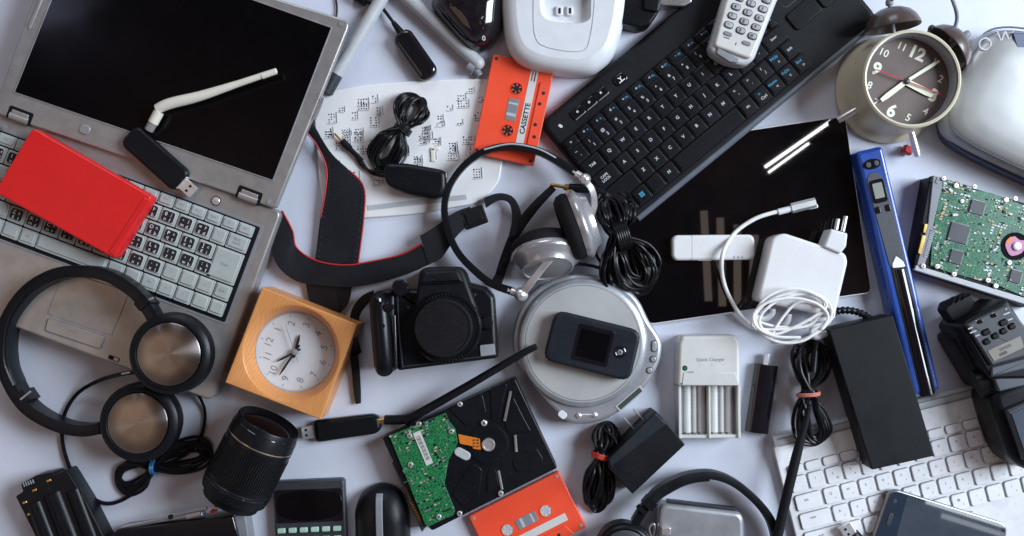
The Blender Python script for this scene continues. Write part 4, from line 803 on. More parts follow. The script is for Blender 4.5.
for p, t in (((180, 215), ''), ((298, 275), '')): x, y, _ = ch.L(*Zc([p])[0], 43); q = MB(); q.prism(rr(8.5, 4, 1.9, x, y), 24.8, 26, .5, 0); ch.part('key', q, mgrey)
q = MB(); x, y, _ = ch.L(*Zc([(170, 240)])[0], 43); q.box(x, y, 6, .9, 25, 25.1, 0, 0, .2); x, y, _ = ch.L(*Zc([(230, 278)])[0], 43); q.box(x, y, .9, 3, 25, 25.1, 0, 0, .3); ch.part('printed_mark', q, dgrey)
# ================================================================ TABLET
tb = Thing('tablet', 'black glass tablet with a thin silver edge, lying under the white charger brick', 'tablet', 742, 221, 8.4, zt=8)
tp_ = tb.L2([(846, 115), (872.5, 293), (650, 325), (637, 318), (611, 150)], 8)
b = MB(); b.prism(roundp(tp_, 7), 0, 7.2, .7, bb=2.5); tb.part('back_shell', b, alw)
b = MB(); b.prism(inset(roundp(tp_, 7), 1.2), 7, 7.8, .3); tb.part('front_glass', b, glass)
ms_ = Thing('modem_stick', 'white plastic modem stick lying flat on the dark tablet glass', 'modem', 713.5, 247.5, .5, z=7.8, zt=17)
b = MB(); b.prism(rr(81.5, 25, 6), 0, 9.6, 2.6, bb=2); ms_.part('body', b, whtg)
b = MB(); b.box(-21, 0, .4, 24, 3, 9.75, 0, 0, .1); ms_.part('cap_seam', b, lgrey)
b = MB()
for i in range(3): b.box(20+i*4, -9.5, 1.2, 2.2, 9.6, 9.7, 0, 0, .3)
b.box(-8, -12.3, 13, .8, 5, 7.6, 0, 1, .2); ms_.part('indicator_marks', b, [mgrey, lume])
# ================================================================ WHITE CHARGER
mc = Thing('laptop_charger', 'white square charger brick with its thin cable looped around, partly on the tablet', 'charger', 800, 270, -13, z=7.8, zt=36)
b = MB(); b.prism(roundp(mc.L2(Z([(280, 143), (488, 212), (496, 240), (455, 415), (440, 425), (190, 372), (240, 160)], 3.35, 700, 190), 35), [5, 4, 4, 5, 5, 5, 5]), 0, 28, 3, bb=3); mc.part('brick', b, whtg)
b = MB(); x, y, _ = mc.L(835, 241.5, 40); b.prism(roundp(mc.L2(Z([(438, 130), (495, 145), (490, 190), (470, 215), (412, 190)], 3.35, 700, 190), 38), 2), 10, 31, 2); pg = mc.part('mains_plug', b, wht)
for (p, q_) in (((455, 133), (462, 97)), ((478, 138), (488, 88))): b = MB(); a_ = Z([p, q_], 3.35, 700, 190); b.tube(mc.L3([(*a_[0], 30), (*a_[1], 30)]), 2.2, n=12); mc.part('plug_pin', b, chrome, pg)
b = MB(); rl = random.Random(12)
b.tube(mc.L3([(781, 211, 14), (770, 213.5, 14), (756.7, 218, 14), (743, 226, 14), (733, 235, 15), (724, 250, 24), (721.5, 264, 24), (723, 279, 14), (729, 296, 12), (742, 317, 8), (760, 330, 6), (780, 334, 8)]), 2.1, n=10)
L_ = []
for i in range(5):
    cx, cy = 795+rl.uniform(-5, 5), 313+rl.uniform(-4, 6); rx, ry = rl.uniform(32, 43), (12, 24, 17, 27, 20)[i]; tl_ = math.radians(rl.uniform(-2, 22)); h0 = rl.uniform(30, 50); s0 = rl.uniform(0, 6)
    for k_ in range(9):
        a = k_/9*2*math.pi+s0; ex, ey = rx*math.cos(a), ry*math.sin(a); yy = cy-(ex*math.sin(tl_)+ey*math.cos(tl_)); hz = 39+i*2.2+(h0-40)*.1
        L_.append(mc.L(cx+ex*math.cos(tl_)-ey*math.sin(tl_), yy, hz))
b.tube(L_, 1.45, sub=5, n=8)
mc.part('cable', b, mat('white_cable_rubber', (.74, .74, .74), .4))
b = MB()
for im in ([(180, 425), (215, 432), (240, 415), (243, 398)], [(298, 415), (292, 440), (280, 455)], [(365, 440), (385, 432), (430, 438), (375, 470), (390, 492), (425, 478)]):
    b.tube(mc.L3([(x, y, 26) for x, y in Z(im, 3.35, 700, 190)]), 3.2, n=10)
mc.part('cable_hook', b, wht)
b = MB(); b.tube(mc.L3([(778, 212, 14), (786, 210, 14), (793, 208, 14)]), 3.2, n=14, m=0); b.tube(mc.L3([(791, 208.5, 14), (815, 202.5, 14)]), 5, 4, n=8, sq=True, m=1); b.box(*mc.L(812, 207, 10)[:2], 9, 4, 1, 8, .8, 0, 1, rot=26); mc.part('connector', b, [wht, alu])
# ================================================================ DISC PLAYER
dp = Thing('disc_player', 'round silver portable disc player with small buttons, under the black mobile phone', 'disc player', 586, 347, 0, zt=26)
Zd = lambda im: Z(im, 3.155, 500, 260)
ol = sm2(Zd([(40, 240), (60, 160), (110, 95), (180, 58), (250, 45), (330, 55), (400, 90), (440, 130), (470, 190), (500, 235), (512, 270), (505, 320), (480, 370), (440, 425), (390, 470), (330, 505), (270, 518), (215, 513), (175, 480), (120, 420), (70, 350), (45, 300)]), 4)
b = MB(); b.prism(dp.L2(ol, 18), 0, 14, 3, bb=3, m=1); b.prism(dp.L2(ol, 22), 13, 22, 4); dp.part('body', b, [silv, lgrey])
x, y, _ = dp.L(*Zd([(262, 262)])[0], 28)
b = MB(); b.lathe([(63, 20), (63, 24), (61.5, 26), (58, 27), (55.6, 27.2)], 90, Matrix.Translation((x, y, 0)), cap=False); b.prism(circ(58, x, y, 90), 20, 27.1, .4, 1); dp.part('disc_lid', b, [mat('player_rim_silver', (.36, .39, .43), .3, .5), mat('player_lid_silver', (.50, .52, .52), .34, .35, var=.03)])
for (p, w, h, r_) in (((486, 272), 4.5, 10.5, 2.2), ((483, 313), 5.5, 5.5, 2.7), ((472, 348), 5.5, 5.5, 2.7)):
    q = MB(); x, y, _ = dp.L(*Zd([p])[0], 22); q.prism(rr(w+1.4, h+1.4, r_+.7, x, y), 21.5, 22.2, 0, 1); q.prism(rr(w, h, r_, x, y), 22, 23.6, .7); dp.part('button', q, [silv, dgrey])
q = MB(); x, y, _ = dp.L(*Zd([(410, 437)])[0], 22); q.prism(rr(32, 7.6, 1, x, y, 41), 21.6, 22.5, .2, 0); q.prism(rr(28, 4.6, .6, x, y, 41), 22.4, 22.7, 0, 1); dp.part('display_window', q, [lgrey, mat('display_strip', (.06, .075, .07), .12)])
q = MB(); a_ = Zd([(249, 491), (299, 489)]); q.tube(dp.L3([(*a_[0], 22), (*a_[1], 22)]), 1.5, .8)
for p in a_: q.sphere(2.9, dp.L(*p, 22.5), 0, .6)
dp.part('rocker_switch', q, chrome)
q = MB(); x, y, _ = dp.L(*Zd([(197, 488)])[0], 22); q.prism(rr(9, 7, 3, x, y, -40), 21.5, 22.8, .5); dp.part('open_latch', q, wht)
# ================================================================ MOBILE PHONE
mp_ = Thing('mobile_phone', 'black mobile phone with a square screen, resting on the round disc player', 'mobile phone', 593.4, 345, -13.5, z=27.1, zt=41)
b = MB(); b.prism(roundp([(-44, -25.5), (42.5, -26.5), (42.5, 24), (-43, 24.5)], [11, 11, 11, 11]), 0, 14, 3, bb=3, steps=4); mp_.part('body', b, mat('slate_black_plastic', (.012, .015, .022), .42, dust=.1))
b = MB(); b.prism(rr(35.5, 35.5, 2.5, -.5, -.5), 13.8, 14.25, .1, 0); b.prism(rr(29, 27, 1, -.5, -.5), 14.2, 14.4, 0, 1); mp_.part('outer_screen', b, [gls, glass])
b = MB(); T_ = Matrix.Translation((26.5, -.6, 0)); b.lathe([(5.6, 13.8), (5.6, 14.8), (4.6, 15.2), (3.6, 14.7), (.01, 14.7)], 28, T_, cap=False); b.lathe([(2.6, 14.8), (2, 15.1), (.01, 15.1)], 20, T_, 1); b.lathe([(1.5, 15), (.01, 15.3)], 12, T_, 2); mp_.part('camera_eye', b, [gls, mgrey, glass])
# ================================================================ SILVER HEADPHONES
sh_ = Thing('headphones', 'silver headphones with a thin dark headband, above the round disc player', 'headphones', 520, 220, 0)
b = MB(); b.tube(sh_.L3([(512, 291, 34), (497, 286, 30), (482, 277, 26), (457, 251, 20), (445, 217, 17), (448, 190, 16), (463, 167, 16), (484, 152, 18), (510, 146.5, 20), (537, 151, 22), (557, 161, 24), (576, 174, 28)]), lambda f: 3.1+.9*abs(f-.5)*2, lambda f: 5.5, n=12, sq=True, sub=5); hbd = sh_.part('headband', b, blk)
b = MB(); b.tube(sh_.L3([(484, 149.5, 23.5), (510, 144, 25.5), (537, 148.5, 27.5), (556, 158, 29)]), .9, n=6); sh_.part('band_grey_ridge', b, lgrey, hbd)  # light grey edge line along the top of the headband
for pts_ in ([(508, 290, 35), (522, 295, 37)], [(573, 172, 29), (586, 180, 32)]): b = MB(); b.tube(sh_.L3(pts_), 4, n=14); b.sphere(7 if pts_[0][0] < 550 else 5.6, sh_.L(521 if pts_[0][0] < 550 else 585, 294.5 if pts_[0][0] < 550 else 179, 38)); sh_.part('ball_joint', b, chrome)
def scup(px, py, z, nrm, nm):
    M_ = axisM(Vector(sh_.L(px, py, z)), nrm)
    b = MB(); b.lathe([(33, -3), (34.5, 0), (34.5, 3), (33, 5), (29.5, 7), (27, 10), (25.5, 13), (25, 14), (24, 14.3), (23, 13), (.01, 13.4)], 60, M_); c = sh_.part('ear_cup', b, mat('silver_shell', (.42, .42, .44), .28, .6, var=.02))
    b = MB(); b.lathe([(14, -12), (20, -17), (27, -17), (32, -13), (33.5, -7), (32, -2)], 48, M_); rr0 = random.Random(3)
    b.lathe([(14.5, -11.5), (.01, -9)], 30, M_, cap=False); sh_.part('ear_pad', b, foam, c); return M_
MA = scup(546, 256, 32, (.10, -.88, .42), 'a')
MBc = scup(579, 224, 35, (.93, .33, .02), 'b')
b = MB(); b.tube(sh_.L3([(523, 293, 41), (532, 281, 45), (547, 262, 49), (556, 254, 48)]), 3.6, 2, n=10, sq=True); sh_.part('swivel_arm', b, chrome)
b = MB(); b.tube(sh_.L3([(585, 181, 36), (592, 190, 42), (594, 206, 46), (588, 222, 44)]), 3.2, 2, n=10, sq=True); sh_.part('swivel_arm', b, chrome)
b = MB(); b.tube(sh_.L3([(565, 268, 20), (578, 264, 18), (600, 268, 24), (618, 276, 24)]), 1.6); b.tube(sh_.L3([(592, 245, 14), (598, 258, 10), (606, 268, 20)]), 1.6)
loops(sh_, b, (612, 186), (618, 234), (640, 298), 18, 27, 22, 1.35, 12, 26, seed=4, ww=8)
loops(sh_, b, (608, 196), (620, 236), (648, 288), 15, 25, 12, 1.35, 20, 24, seed=14, ww=6); sh_.part('cable', b, cab)
b = MB(); tie(sh_, b, 621, 235, 30, 20, 15, 17, turns=6, r=1.3, gap=2.2); sh_.part('cable_tie', b, cab)
b = MB(); b.tube(sh_.L3([(569, 188, 22), (596, 189, 26)]), 4.4, n=14); b.tube(sh_.L3([(596, 189, 26), (606, 194, 28)]), 2.6, n=10); jk = sh_.part('plug', b, blk)
b = MB(); b.tube(sh_.L3([(569, 188, 22), (564, 187, 22)]), 3.2, n=12); b.tube(sh_.L3([(565, 187.2, 22), (553, 185, 22), (550, 184.6, 22)]), 1.7, n=10); sh_.part('jack_tip', b, gold, jk)
# ================================================================ USB STICK WITH LONG BLACK ANTENNA
ua = Thing('wifi_adapter', 'black USB wifi stick with a long black antenna reaching the disc player', 'wifi adapter', 346, 428, 7.5, z=0, zt=12)
b = MB(); b.prism(roundp([(-32, -11), (28, -10), (34, -6), (34, 6), (28, 10), (-32, 11)], 4), 0, 12, 4, bb=3, steps=4); ua.part('body', b, blk)
b = MB(); b.box(-38.5, 0, 13, 12, 3.6, 8.4, .4, 0, .6); b.box(-40.5, 2.6, 2.4, 2.4, 8.35, 8.5, 0, 1, .1); b.box(-40.5, -2.6, 2.4, 2.4, 8.35, 8.5, 0, 1, .1); ua.part('usb_plug', b, [chrome, blkm])
b = MB(); b.tube(ua.L3([(379, 421, 8), (386, 419.8, 8)]), 3.4, n=12); ua.part('gold_joint', b, gold)
b = MB(); b.tube(ua.L3([(385, 420, 8), (403, 419.5, 10), (409, 418.5, 11)]), 4.8, n=14); b.tube(ua.L3([(405, 421, 11), (420, 413, 15), (470, 384.5, 26), (520, 355, 33.5), (534, 347.5, 35), (536.5, 346.3, 35)]), lambda f: 4.9-2.2*f-1.6*(f > .985), n=16); ua.part('antenna', b, blkm)
# ================================================================ PLUG ADAPTER AND TIED CABLE
pa = Thing('power_adapter', 'black block plug adapter with two thin pins and a cable tied in red', 'adapter', 648, 452, 44, zt=36)
Zp = lambda im: Z(im, 4.875, 570, 400)
b = MB(); b.prism(roundp(pa.L2(Zp([(415, 58), (445, 80), (562, 218), (305, 460), (185, 330), (185, 285)]), 34), 1.2), 0, 34, 1); b2 = None; pa.part('body', b, blkm)
b = MB(); b.prism(roundp(pa.L2(Zp([(415, 62), (470, 118), (200, 330), (188, 290)]), 35), 1), 30, 35.2, .8); pa.part('front_face', b, mat('slate_adapter_plastic', (.018, .021, .028), .45))
for (p, q_) in (((362, 102), (310, 45)), ((318, 148), (262, 88))): b = MB(); a_ = Zp([p, q_]); b.tube(pa.L3([(*a_[0], 20), (*a_[1], 20)]), .8, 3, n=8); pa.part('plug_pin', b, chrome)
b = MB(); loops(pa, b, (612, 424), (602, 456), (597, 514), 13, 16, 13, 1.5, 3, 20, seed=21, ww=4); loops(pa, b, (606, 424), (601, 456), (589, 512), 8, 9, 5, 1.5, 10, 18, seed=2, ww=4)
b.tube(pa.L3([(604, 430, 14), (612, 436, 20), (618, 446, 22)]), 2); pa.part('cable', b, cab)
b = MB(); tie(pa, b, 601, 455, 14, 80, 9, 14, turns=3, r=1.2, gap=1.6); pa.part('cable_tie', b, rtape)
# ================================================================ BATTERY CHARGER
bc = Thing('battery_charger', 'off-white battery charger with four empty slots and the words Quick Charger', 'battery charger', 709, 388, .5, zt=20)
Zc2 = lambda im: Z(im, 2.977, 620, 260)
b = MB(); b.prism(roundp(bc.L2(Zc2([(185, 226), (345, 224), (356, 245), (357, 375), (170, 376), (175, 245)]), 24), 2.5), 0, 25, 3, bb=1); b.prism(bc.L2(Zc2([(190, 335), (343, 335), (355, 373), (185, 373)]), 26), 24, 25.7, .6); bh = bc.part('head', b, offw)
q = MB(); x, y, _ = bc.L(*Zc2([(270, 298)])[0], 26); q.text('Quick Charger', 3.4, x, y, 25.1, 0, m=0, bold=.015, wmax=28)
for i in range(3):
    for j in range(2): xx, yy, _ = bc.L(*Zc2([(238+36*i, 312+22*j)])[0], 26); q.text('+' if j == 0 else '-', 1.6, xx, yy, 25.1 if j == 0 else 25.8, m=0)
xx, yy, _ = bc.L(*Zc2([(208, 334)])[0], 26); q.text('POWER', 1.4, xx+1, yy, 25.8, m=0); bc.part('printed_text', q, grey_ink, bh)
q = MB(); xx, yy, _ = bc.L(*Zc2([(193, 322)])[0], 25); q.lathe([(3.3, 20), (3.3, 24.6), (2.6, 25)], 20, Matrix.Translation((xx, yy, 0)), 0); q.lathe([(1.6, 25), (1.4, 25.8), (.01, 26)], 14, Matrix.Translation((xx, yy, 0)), 1); bc.part('indicator_light', q, [offw, mat('green_lens', (.02, .2, .06), .2)])
b = MB(); tr = bc.L2(Zc2([(172, 375), (357, 375), (360, 530), (172, 530)]), 18); b.prism(roundp(tr, 2), 0, 9, 1, bb=1)
x0, x1 = tr[0][0], tr[1][0]; yt, yb = tr[0][1], tr[2][1]
for xa, xb in ((x0, x0+3), (x1-3, x1), ((x0+x1)/2-1.2, (x0+x1)/2+1.2)): b.box((xa+xb)/2, (yt+yb)/2, xb-xa, yt-yb, 6, 20, .8)
b.box((x0+x1)/2, yb+1.6, x1-x0, 3.2, 6, 18, .8); b.box((x0+x1)/2, (yt+yb)/2, x1-x0-7, yt-yb-6, 8, 10.6, 0, 1); bc.part('tray', b, [offw, mgrey])
for xc, w in (((x0+10.5), 5.6), (x0+17.3, 3.6), (x0+24.5, 5.6), (x1-24, 5.6), (x1-16.6, 3.6), (x1-9.5, 5.6)):
    q = MB(); q.tube([(xc, yt-.5-(yt-yb-5.5)*k_/24, 9.5) for k_ in range(25)], lambda f: w*.66+.05*math.sin(f*75), lambda f: w*.6+.06*math.sin(f*75), n=18, sub=2); bc.part('battery_slot', q, offw)
    q = MB(); q.box(xc, yb+4, w*.8, 1.8, 12, 15, .3); bc.part('contact', q, alu)
# ================================================================ GLOSSY USB STICK
us = Thing('usb_stick', 'glossy black USB stick between the battery charger and the pink-tied cable', 'usb stick', 763, 398, -8.5, zt=12)
b = MB(); b.tube([(0, -33, 6.5), (0, -32.5, 6.5), (0, 0, 6.5), (0, 30.5, 6.5), (0, 31, 6.5)], lambda f: 11.8 if .1 < f < .9 else 11.0, lambda f: 6.4 if .1 < f < .9 else 5.6, n=40); us.part('body', b, gls)
b = MB(); b.box(-1.6, 37, 5, 13, 4, 9, .5, 0, .8); us.part('metal_tip', b, chrome)
# ================================================================ POWER BRICK AND ITS CABLE
pw = Thing('power_brick', 'long black power brick with a tied cable, lying partly over the white keyboard', 'power brick', 882, 394, 18, z=8, zt=38)
b = MB(); b.prism(roundp(pw.L2([(829, 330), (893, 315), (934.5, 456), (872, 470)], 38), 1.6), 0, 30, 1, bb=1); pw.part('case', b, blkm)
b = MB(); b.tube(pw.L3([(826, 318, 12), (838, 311, 14), (853, 311, 16), (866, 316, 16), (874, 324, 18)]), lambda f: 3.4+.6*math.sin(f*80), n=12, sub=14)
loops(pw, b, (815, 341), (807, 393), (822, 446), 18, 20, 5, 1.9, 14, 16, seed=31, ww=6); loops(pw, b, (797, 345), (806, 393), (818, 446), 8, 17, 3, 1.9, 14, 14, seed=33, ww=5)
pw.part('cable', b, cab)
b = MB(); tie(pw, b, 808, 394, 24, 98, 11, 9, turns=2, r=1.2, gap=1.6); pw.part('cable_tie', b, ptape)
b = MB(); b.tube(pw.L3([(815, 351, 24), (813, 372, 26)]), 3.4, n=12); b.tube(pw.L3([(815, 351, 24), (817, 341, 24)]), 2.4, n=12); pw.part('plug', b, blk)
ba = Thing('stick_antenna', 'tapered black stick antenna crossing the left end of the white keyboard', 'antenna', 795, 470, 0)
b = MB(); b.tube(ba.L3([(810, 404, 34), (806, 421, 33), (800, 442, 31), (790, 482, 29), (780, 525, 27), (774, 552, 25)]), lambda f: 2.1+2.9*min(1, f*1.9), lambda f: 2+2.4*min(1, f*1.9), n=14); ba.single(b, blkm)
# ================================================================ WAND SCANNER
wd = Thing('wand_scanner', 'long blue handheld wand scanner with a grey display, lying beside the tablet', 'scanner', 898, 271, 13.3, zt=28)
Z1 = lambda im: Z(im, 3.348, 800, 120)
b = MB(); b.prism(roundp([(-13.5, -122), (14, -122), (14, 122), (-12.5, 122)], 4), 0, 27, 3.5, bb=3, steps=4); wd.part('body', b, blue)
b = MB(); b.prism(roundp([(-6, -123), (9, -123), (9, 2), (-6, 6)], .8), 20, 27.6, .6, 0); b.tube([(2, 1, 24.6), (1.5, -124, 24.6)], 7.2, 6.2, n=24, m=1); wd.part('roller_cover', b, [blkm, gls])
b = MB(); b.prism(roundp([(-6.5, 5), (9, 2), (9, 58), (6.5, 92), (2, 99), (-6, 98), (-9, 92), (-8.5, 60)], 3), 26.5, 27.7, .3, 0); wd.part('face_panel', b, dgrey)
b = MB(); b.prism(rr(15, 23, 3, -.5, 80), 27.4, 28.2, .3, 0); b.prism(rr(9.5, 15, .6, -.5, 80.5), 28.1, 28.4, 0, 1); wd.part('display', b, [gls, lcdg])
for xx in (-5, 5): q = MB(); q.prism(rr(4.6, 7, 1.8, xx-.3, 62), 27.6, 28.9, .6); wd.part('button', q, gls)
b = MB(); b.prism(circ(9, -.5, 107, 32, 5), 26.8, 27.6, .2); oo = wd.part('button_well', b, gls)
for xx in (-4.5, 3.5): q = MB(); q.prism(circ(2.6, xx, 107, 20, 3), 27.5, 28.8, .6); wd.part('button', q, dgrey, oo)
b = MB(); b.prism(roundp([(-5, 4), (8, 2), (7, 8), (1.5, 15), (-3.5, 9)], 2), 27.5, 28.4, .3); wd.part('silver_emblem', b, alu)
b = MB(); q_ = [(-13.4, 8, 10), (-13.6, 0, 10)]; b.sphere(2, (-12.6, 6, 20)); wd.part('side_rivet', b, blue)
# ================================================================ TWIN BELL ALARM CLOCK
ac = Thing('alarm_clock', 'cream twin bell alarm clock with a brown dial, at the top right', 'alarm clock', 912.5, 78.5, -25, zt=64)
b = MB(); b.lathe([(30, 0), (51.5, 0), (53.3, 3), (53.3, 7), (51.5, 9), (48.6, 12), (46.5, 18), (45.3, 40), (45.5, 56), (46.6, 60), (46.2, 63), (44.6, 64.4), (43, 64), (42.2, 62)], 80, cap=False); b.lathe([(30, 0), (.01, 0)], 40, cap=False); b.lathe([(43, 64), (42.2, 62), (41.8, 46)], 80, None, 1, cap=False); ac.part('case', b, [cream, mat('inner_rim_grey', (.30, .31, .34), .3)])
b = MB(); b.prism(circ(42, n=72), 44, 46.5, 0, 0)
for h_ in range(1, 13):
    a = math.radians(90-30*h_); big = h_ in (3, 6, 9, 12); b.text(str(h_), 12 if big else 7.2, (30 if big else 34)*math.cos(a), (30 if big else 34)*math.sin(a), 46.6, m=1, bold=.035 if big else .01)
ac.part('dial', b, [dialb, lume])
def ahand(ang, ln, w, z, m, nm, tail=0): hand(ac, ang+25, ln, w, z, m, nm, tail, tip=.8)
ahand(32, 37, 3, 48.7, lume, 'minute_hand'); ahand(-27, 29, 6, 48, lume, 'hour_hand'); ahand(217, 30, 4.6, 49.2, lume, 'alarm_hand'); ahand(159, 31, .9, 50, redd, 'second_hand', 36)
b = MB(); b.lathe([(3, 46), (3, 51), (1.6, 52), (.01, 52)], 18); ac.part('hand_hub', b, dgrey)
b = MB(); b.prism(circ(42.4, n=72), 60.2, 60.8, 0); gm = mat('clear_cover_glass', (1, 1, 1), .02); pbn = gm.node_tree.nodes["Principled BSDF"]; pbn.inputs['Transmission Weight'].default_value = 1; pbn.inputs['IOR'].default_value = 1.12; gm.node_tree.links.remove(pbn.inputs['Roughness'].links[0]); pbn.inputs['Roughness'].default_value = 0; gm.node_tree.links.remove(pbn.inputs['Base Color'].links[0]); pbn.inputs['Base Color'].default_value = (1, 1, 1, 1); 
for wa_, rl_ in ((98, 51), (37, 51)):
    a = math.radians(wa_+25); d = Vector((math.cos(a), math.sin(a), 0)); M_ = axisM(d*54+Vector((0, 0, 36)), d)
    b = MB(); b.lathe([(25.5, 0), (26.3, .8), (25.6, 4), (23, 10), (18, 15.5), (11, 19), (4, 20.5), (.01, 20.8)], 48, M_, cap=False); b.lathe([(25.5, 0), (24.5, 1.5), (22, 9), (12, 17), (.01, 19)], 48, M_, cap=False); be = ac.part('bell', b, brown)
    b = MB(); b.lathe([(2, -12), (2, 22), (3.6, 23), (3.8, 25), (3, 28), (.01, 29)], 18, M_); ac.part('bell_post', b, mgrey, be)
b = MB(); b.tube(ac.L3([(889, 2, 36), (897, -4, 44), (906, -6, 50), (918, -22, 60), (935, -22, 60), (948, -8, 55), (954, 4, 50), (957, 18, 42), (953, 34, 36), (951, 42, 36)]), 1.8, n=10); ac.part('handle', b, mgrey)
b = MB(); b.tube([(2, 45, 40), (3, 58, 40)], 1.4, n=8); b.box(3, 60, 5, 5, 37, 43, 1.5); ac.part('hammer', b, dgrey)
for (p0_, p1_) in (((862, 106), (838, 120.5)), ((911.5, 132), (917.5, 156))):
    b = MB(); z_ = 28; A_, B_ = Vector(ac.L(*p0_, 26)), Vector(ac.L(*p1_, 20)); b.tube([A_, A_*.4+B_*.6, B_], lambda f: 2.6+.9*math.sin(f*2.6), n=14); ac.part('leg', b, chrome)
b = MB(); x, y, _ = ac.L(907, 148, 8); b.prism(rr(8, 7, 1.5, x, y), 3, 9, 1); b.root = None
q = MB(); x, y, _ = ac.L(908, 150, 8); q.prism(rr(9, 8, 1, x, y), 3, 11, 1.5); ac.part('red_knob', q, redd)
# ================================================================ SILVER DEVICE (top right)
sd = Thing('silver_device', 'rounded silver device with navy trim and raised letters OW', 'device', 1010, 95, -20, zt=45)
ow = sm2([(945, 110), (952, 85), (968, 55), (985, 34), (1003, 28), (1030, 30), (1075, 40), (1110, 70), (1110, 150), (1080, 195), (1040, 180), (1000, 162), (965, 144), (948, 130)], 5)
b = MB(); b.prism(sd.L2([(x-4.5, y+8) for x, y in ow], 12), 0, 20, 4, bb=3); sd.part('lower_shell', b, navy)
o2 = sd.L2([(x, y) for x, y in ow], 34); n = len(o2); cx, cy = sd.L(1030, 108, 40)[:2]; vs = []; fs = []
hs = [(1, 16), (1, 26), (.985, 31), (.95, 35.5), (.9, 38.5), (.8, 41), (.6, 43), (.3, 44), (.02, 44.2)]
for f, z in hs: vs += [(cx+(x-cx)*f, cy+(y-cy)*f, z) for x, y in o2]
for i in range(len(hs)-1):
    for j in range(n): fs.append((i*n+j, i*n+(j+1) % n, (i+1)*n+(j+1) % n, (i+1)*n+j))
b = MB(); b.add(vs, fs); sd.part('top_shell', b, mat('pale_silver_paint', (.36, .37, .375), .38, .35, var=.03))
q = MB(); x, y, _ = sd.L(985, 44, 39); q.text('O', 13, x, y, 39.6, 68, m=0, bold=-.01); x, y, _ = sd.L(1005, 37, 39); q.text('W', 12, x, y, 39.8, 20, m=0, bold=-.01)
sd.part('raised_letters', q, lgrey)
b = MB(); b.prism(roundp(sd.L2([(1012, 32), (1030, 34), (1040, 70), (1024, 66), (1017, 50)], 41), 3), 37, 41.6, 1); sd.part('navy_panel', b, navy)
b = MB(); b.tube([(x, y, 20) for x, y in inset(sd.L2([(x, y) for x, y in ow], 20), -.6)], 1.0, closed=True, sub=1, n=6); b.tube([(cx+(x-cx)*.955, cy+(y-cy)*.955, 35.2) for x, y in o2], .5, closed=True, sub=1, n=6); sd.part('trim_seam', b, navy)
b = MB(); b.tube(sd.L3([(958, 141, 14), (966, 145, 14)]), 2.4, 1.6); sd.part('foot', b, dgrey)
# ================================================================ CAMERA FLASH
fl_ = Thing('camera_flash', 'black camera flash with buttons and a grey display, at the right edge', 'camera flash', 992, 370, 22, z=0, zt=60)
Zf = lambda im: Z(im, 4.468, 930, 280)
b = MB(); b.prism(roundp(fl_.L2(Zf([(135, 215), (170, 175), (345, 85), (430, 215), (440, 330), (500, 440), (270, 445)]), 62), 4), 10, 62, 3, bb=2); b.prism(roundp(fl_.L2(Zf([(45, 245), (110, 215), (150, 225), (265, 425), (290, 470), (180, 480)]), 14), 7), 0, 46, 5, bb=2); fb = fl_.part('body', b, blk)
b = MB(); b.prism(roundp(fl_.L2(Zf([(158, 200), (215, 168), (335, 112), (350, 115), (440, 225), (470, 330), (275, 385)]), 65), 2), 60, 66, 2); fp_ = fl_.part('control_panel', b, mat('flash_panel_plastic', (.03, .034, .044), .5, dust=.05))
b = MB(); b.prism(roundp(fl_.L2(Zf([(275, 390), (480, 335), (500, 380), (420, 400), (275, 435)]), 64), 1.5), 55, 64, 1.5, 0); b.prism(roundp(fl_.L2(Zf([(285, 440), (430, 400), (520, 395), (520, 450), (310, 500)]), 60), 1.5), 50, 60, 1.5, 0); fl_.part('panel_step', b, mat('slate_panel_plastic', (.05, .057, .075), .5))
q = MB(); lc = fl_.L2(Zf([(258, 316), (405, 250), (422, 302), (288, 364)]), 67); q.prism(roundp(lc, .8), 65.5, 66.5, .2, 0)
xa, ya = lc[0]; ang_ = 22
x, y, _ = fl_.L(*Zf([(340, 308)])[0], 67); q.text('|||||||||||||||', 2.2, x, y+1.5, 66.6, 2, m=1, bold=0, wmax=26); q.text('||||||||||', 2.2, x-4, y-3, 66.6, 2, m=1, wmax=20); fl_.part('display', q, [mat('flash_lcd', (.23, .22, .20), .25), black_ink], fp_)
for p in ((253, 233), (330, 190), (255, 275), (293, 250), (330, 228), (368, 207)):
    q = MB(); x, y, _ = fl_.L(*Zf([p])[0], 67); w = 8 if p in ((253, 233), (330, 190)) else 6.6; q.prism(rr(w+1.2, 6.2, 2.6, x, y, 0), 65.6, 66.5, .3, 1); q.prism(rr(w, 5, 2.2, x, y, 0), 66.2, 68, .8); fl_.part('button', q, [blk, gls], fp_)
q = MB()
for p, t in (((217, 180), 'OFF'), ((283, 150), 'ON'), ((343, 130), 'o'), ((183, 215), 'TTL'), ((195, 232), 'MODE'), ((215, 248), 'SEL'), ((362, 176), 'HSS'), ((345, 150), 'ZOOM')):
    x, y, _ = fl_.L(*Zf([p])[0], 67); q.box(x, y, 1.6*len(t), 1.1, 66, 66.15, 0, 0, .2)
for p in ((225, 185), (287, 158)): x, y, _ = fl_.L(*Zf([p])[0], 67); q.prism(rr(5, 4, 1.5, x, y, 0), 65.8, 67.4, .6, 1)
fl_.part('printed_marks', q, [lgrey, gls], fp_)
b = MB(); b.prism(roundp(fl_.L2(Zf([(85, 105), (195, 58), (215, 95), (180, 170), (110, 190), (75, 140)]), 44), 2), 22, 40, 2, 0)
for i in range(4): b.prism(roundp(fl_.L2(Zf([(88+i*26, 118-i*13), (108+i*26, 108-i*13), (124+i*26, 74-i*6), (112+i*24, 78-i*6)]), 47), .6), 38, 46, .6)
fl_.part('hot_shoe', b, blkm)
b = MB(); Zg = lambda im: Z(im, 4.468, 900, 360)
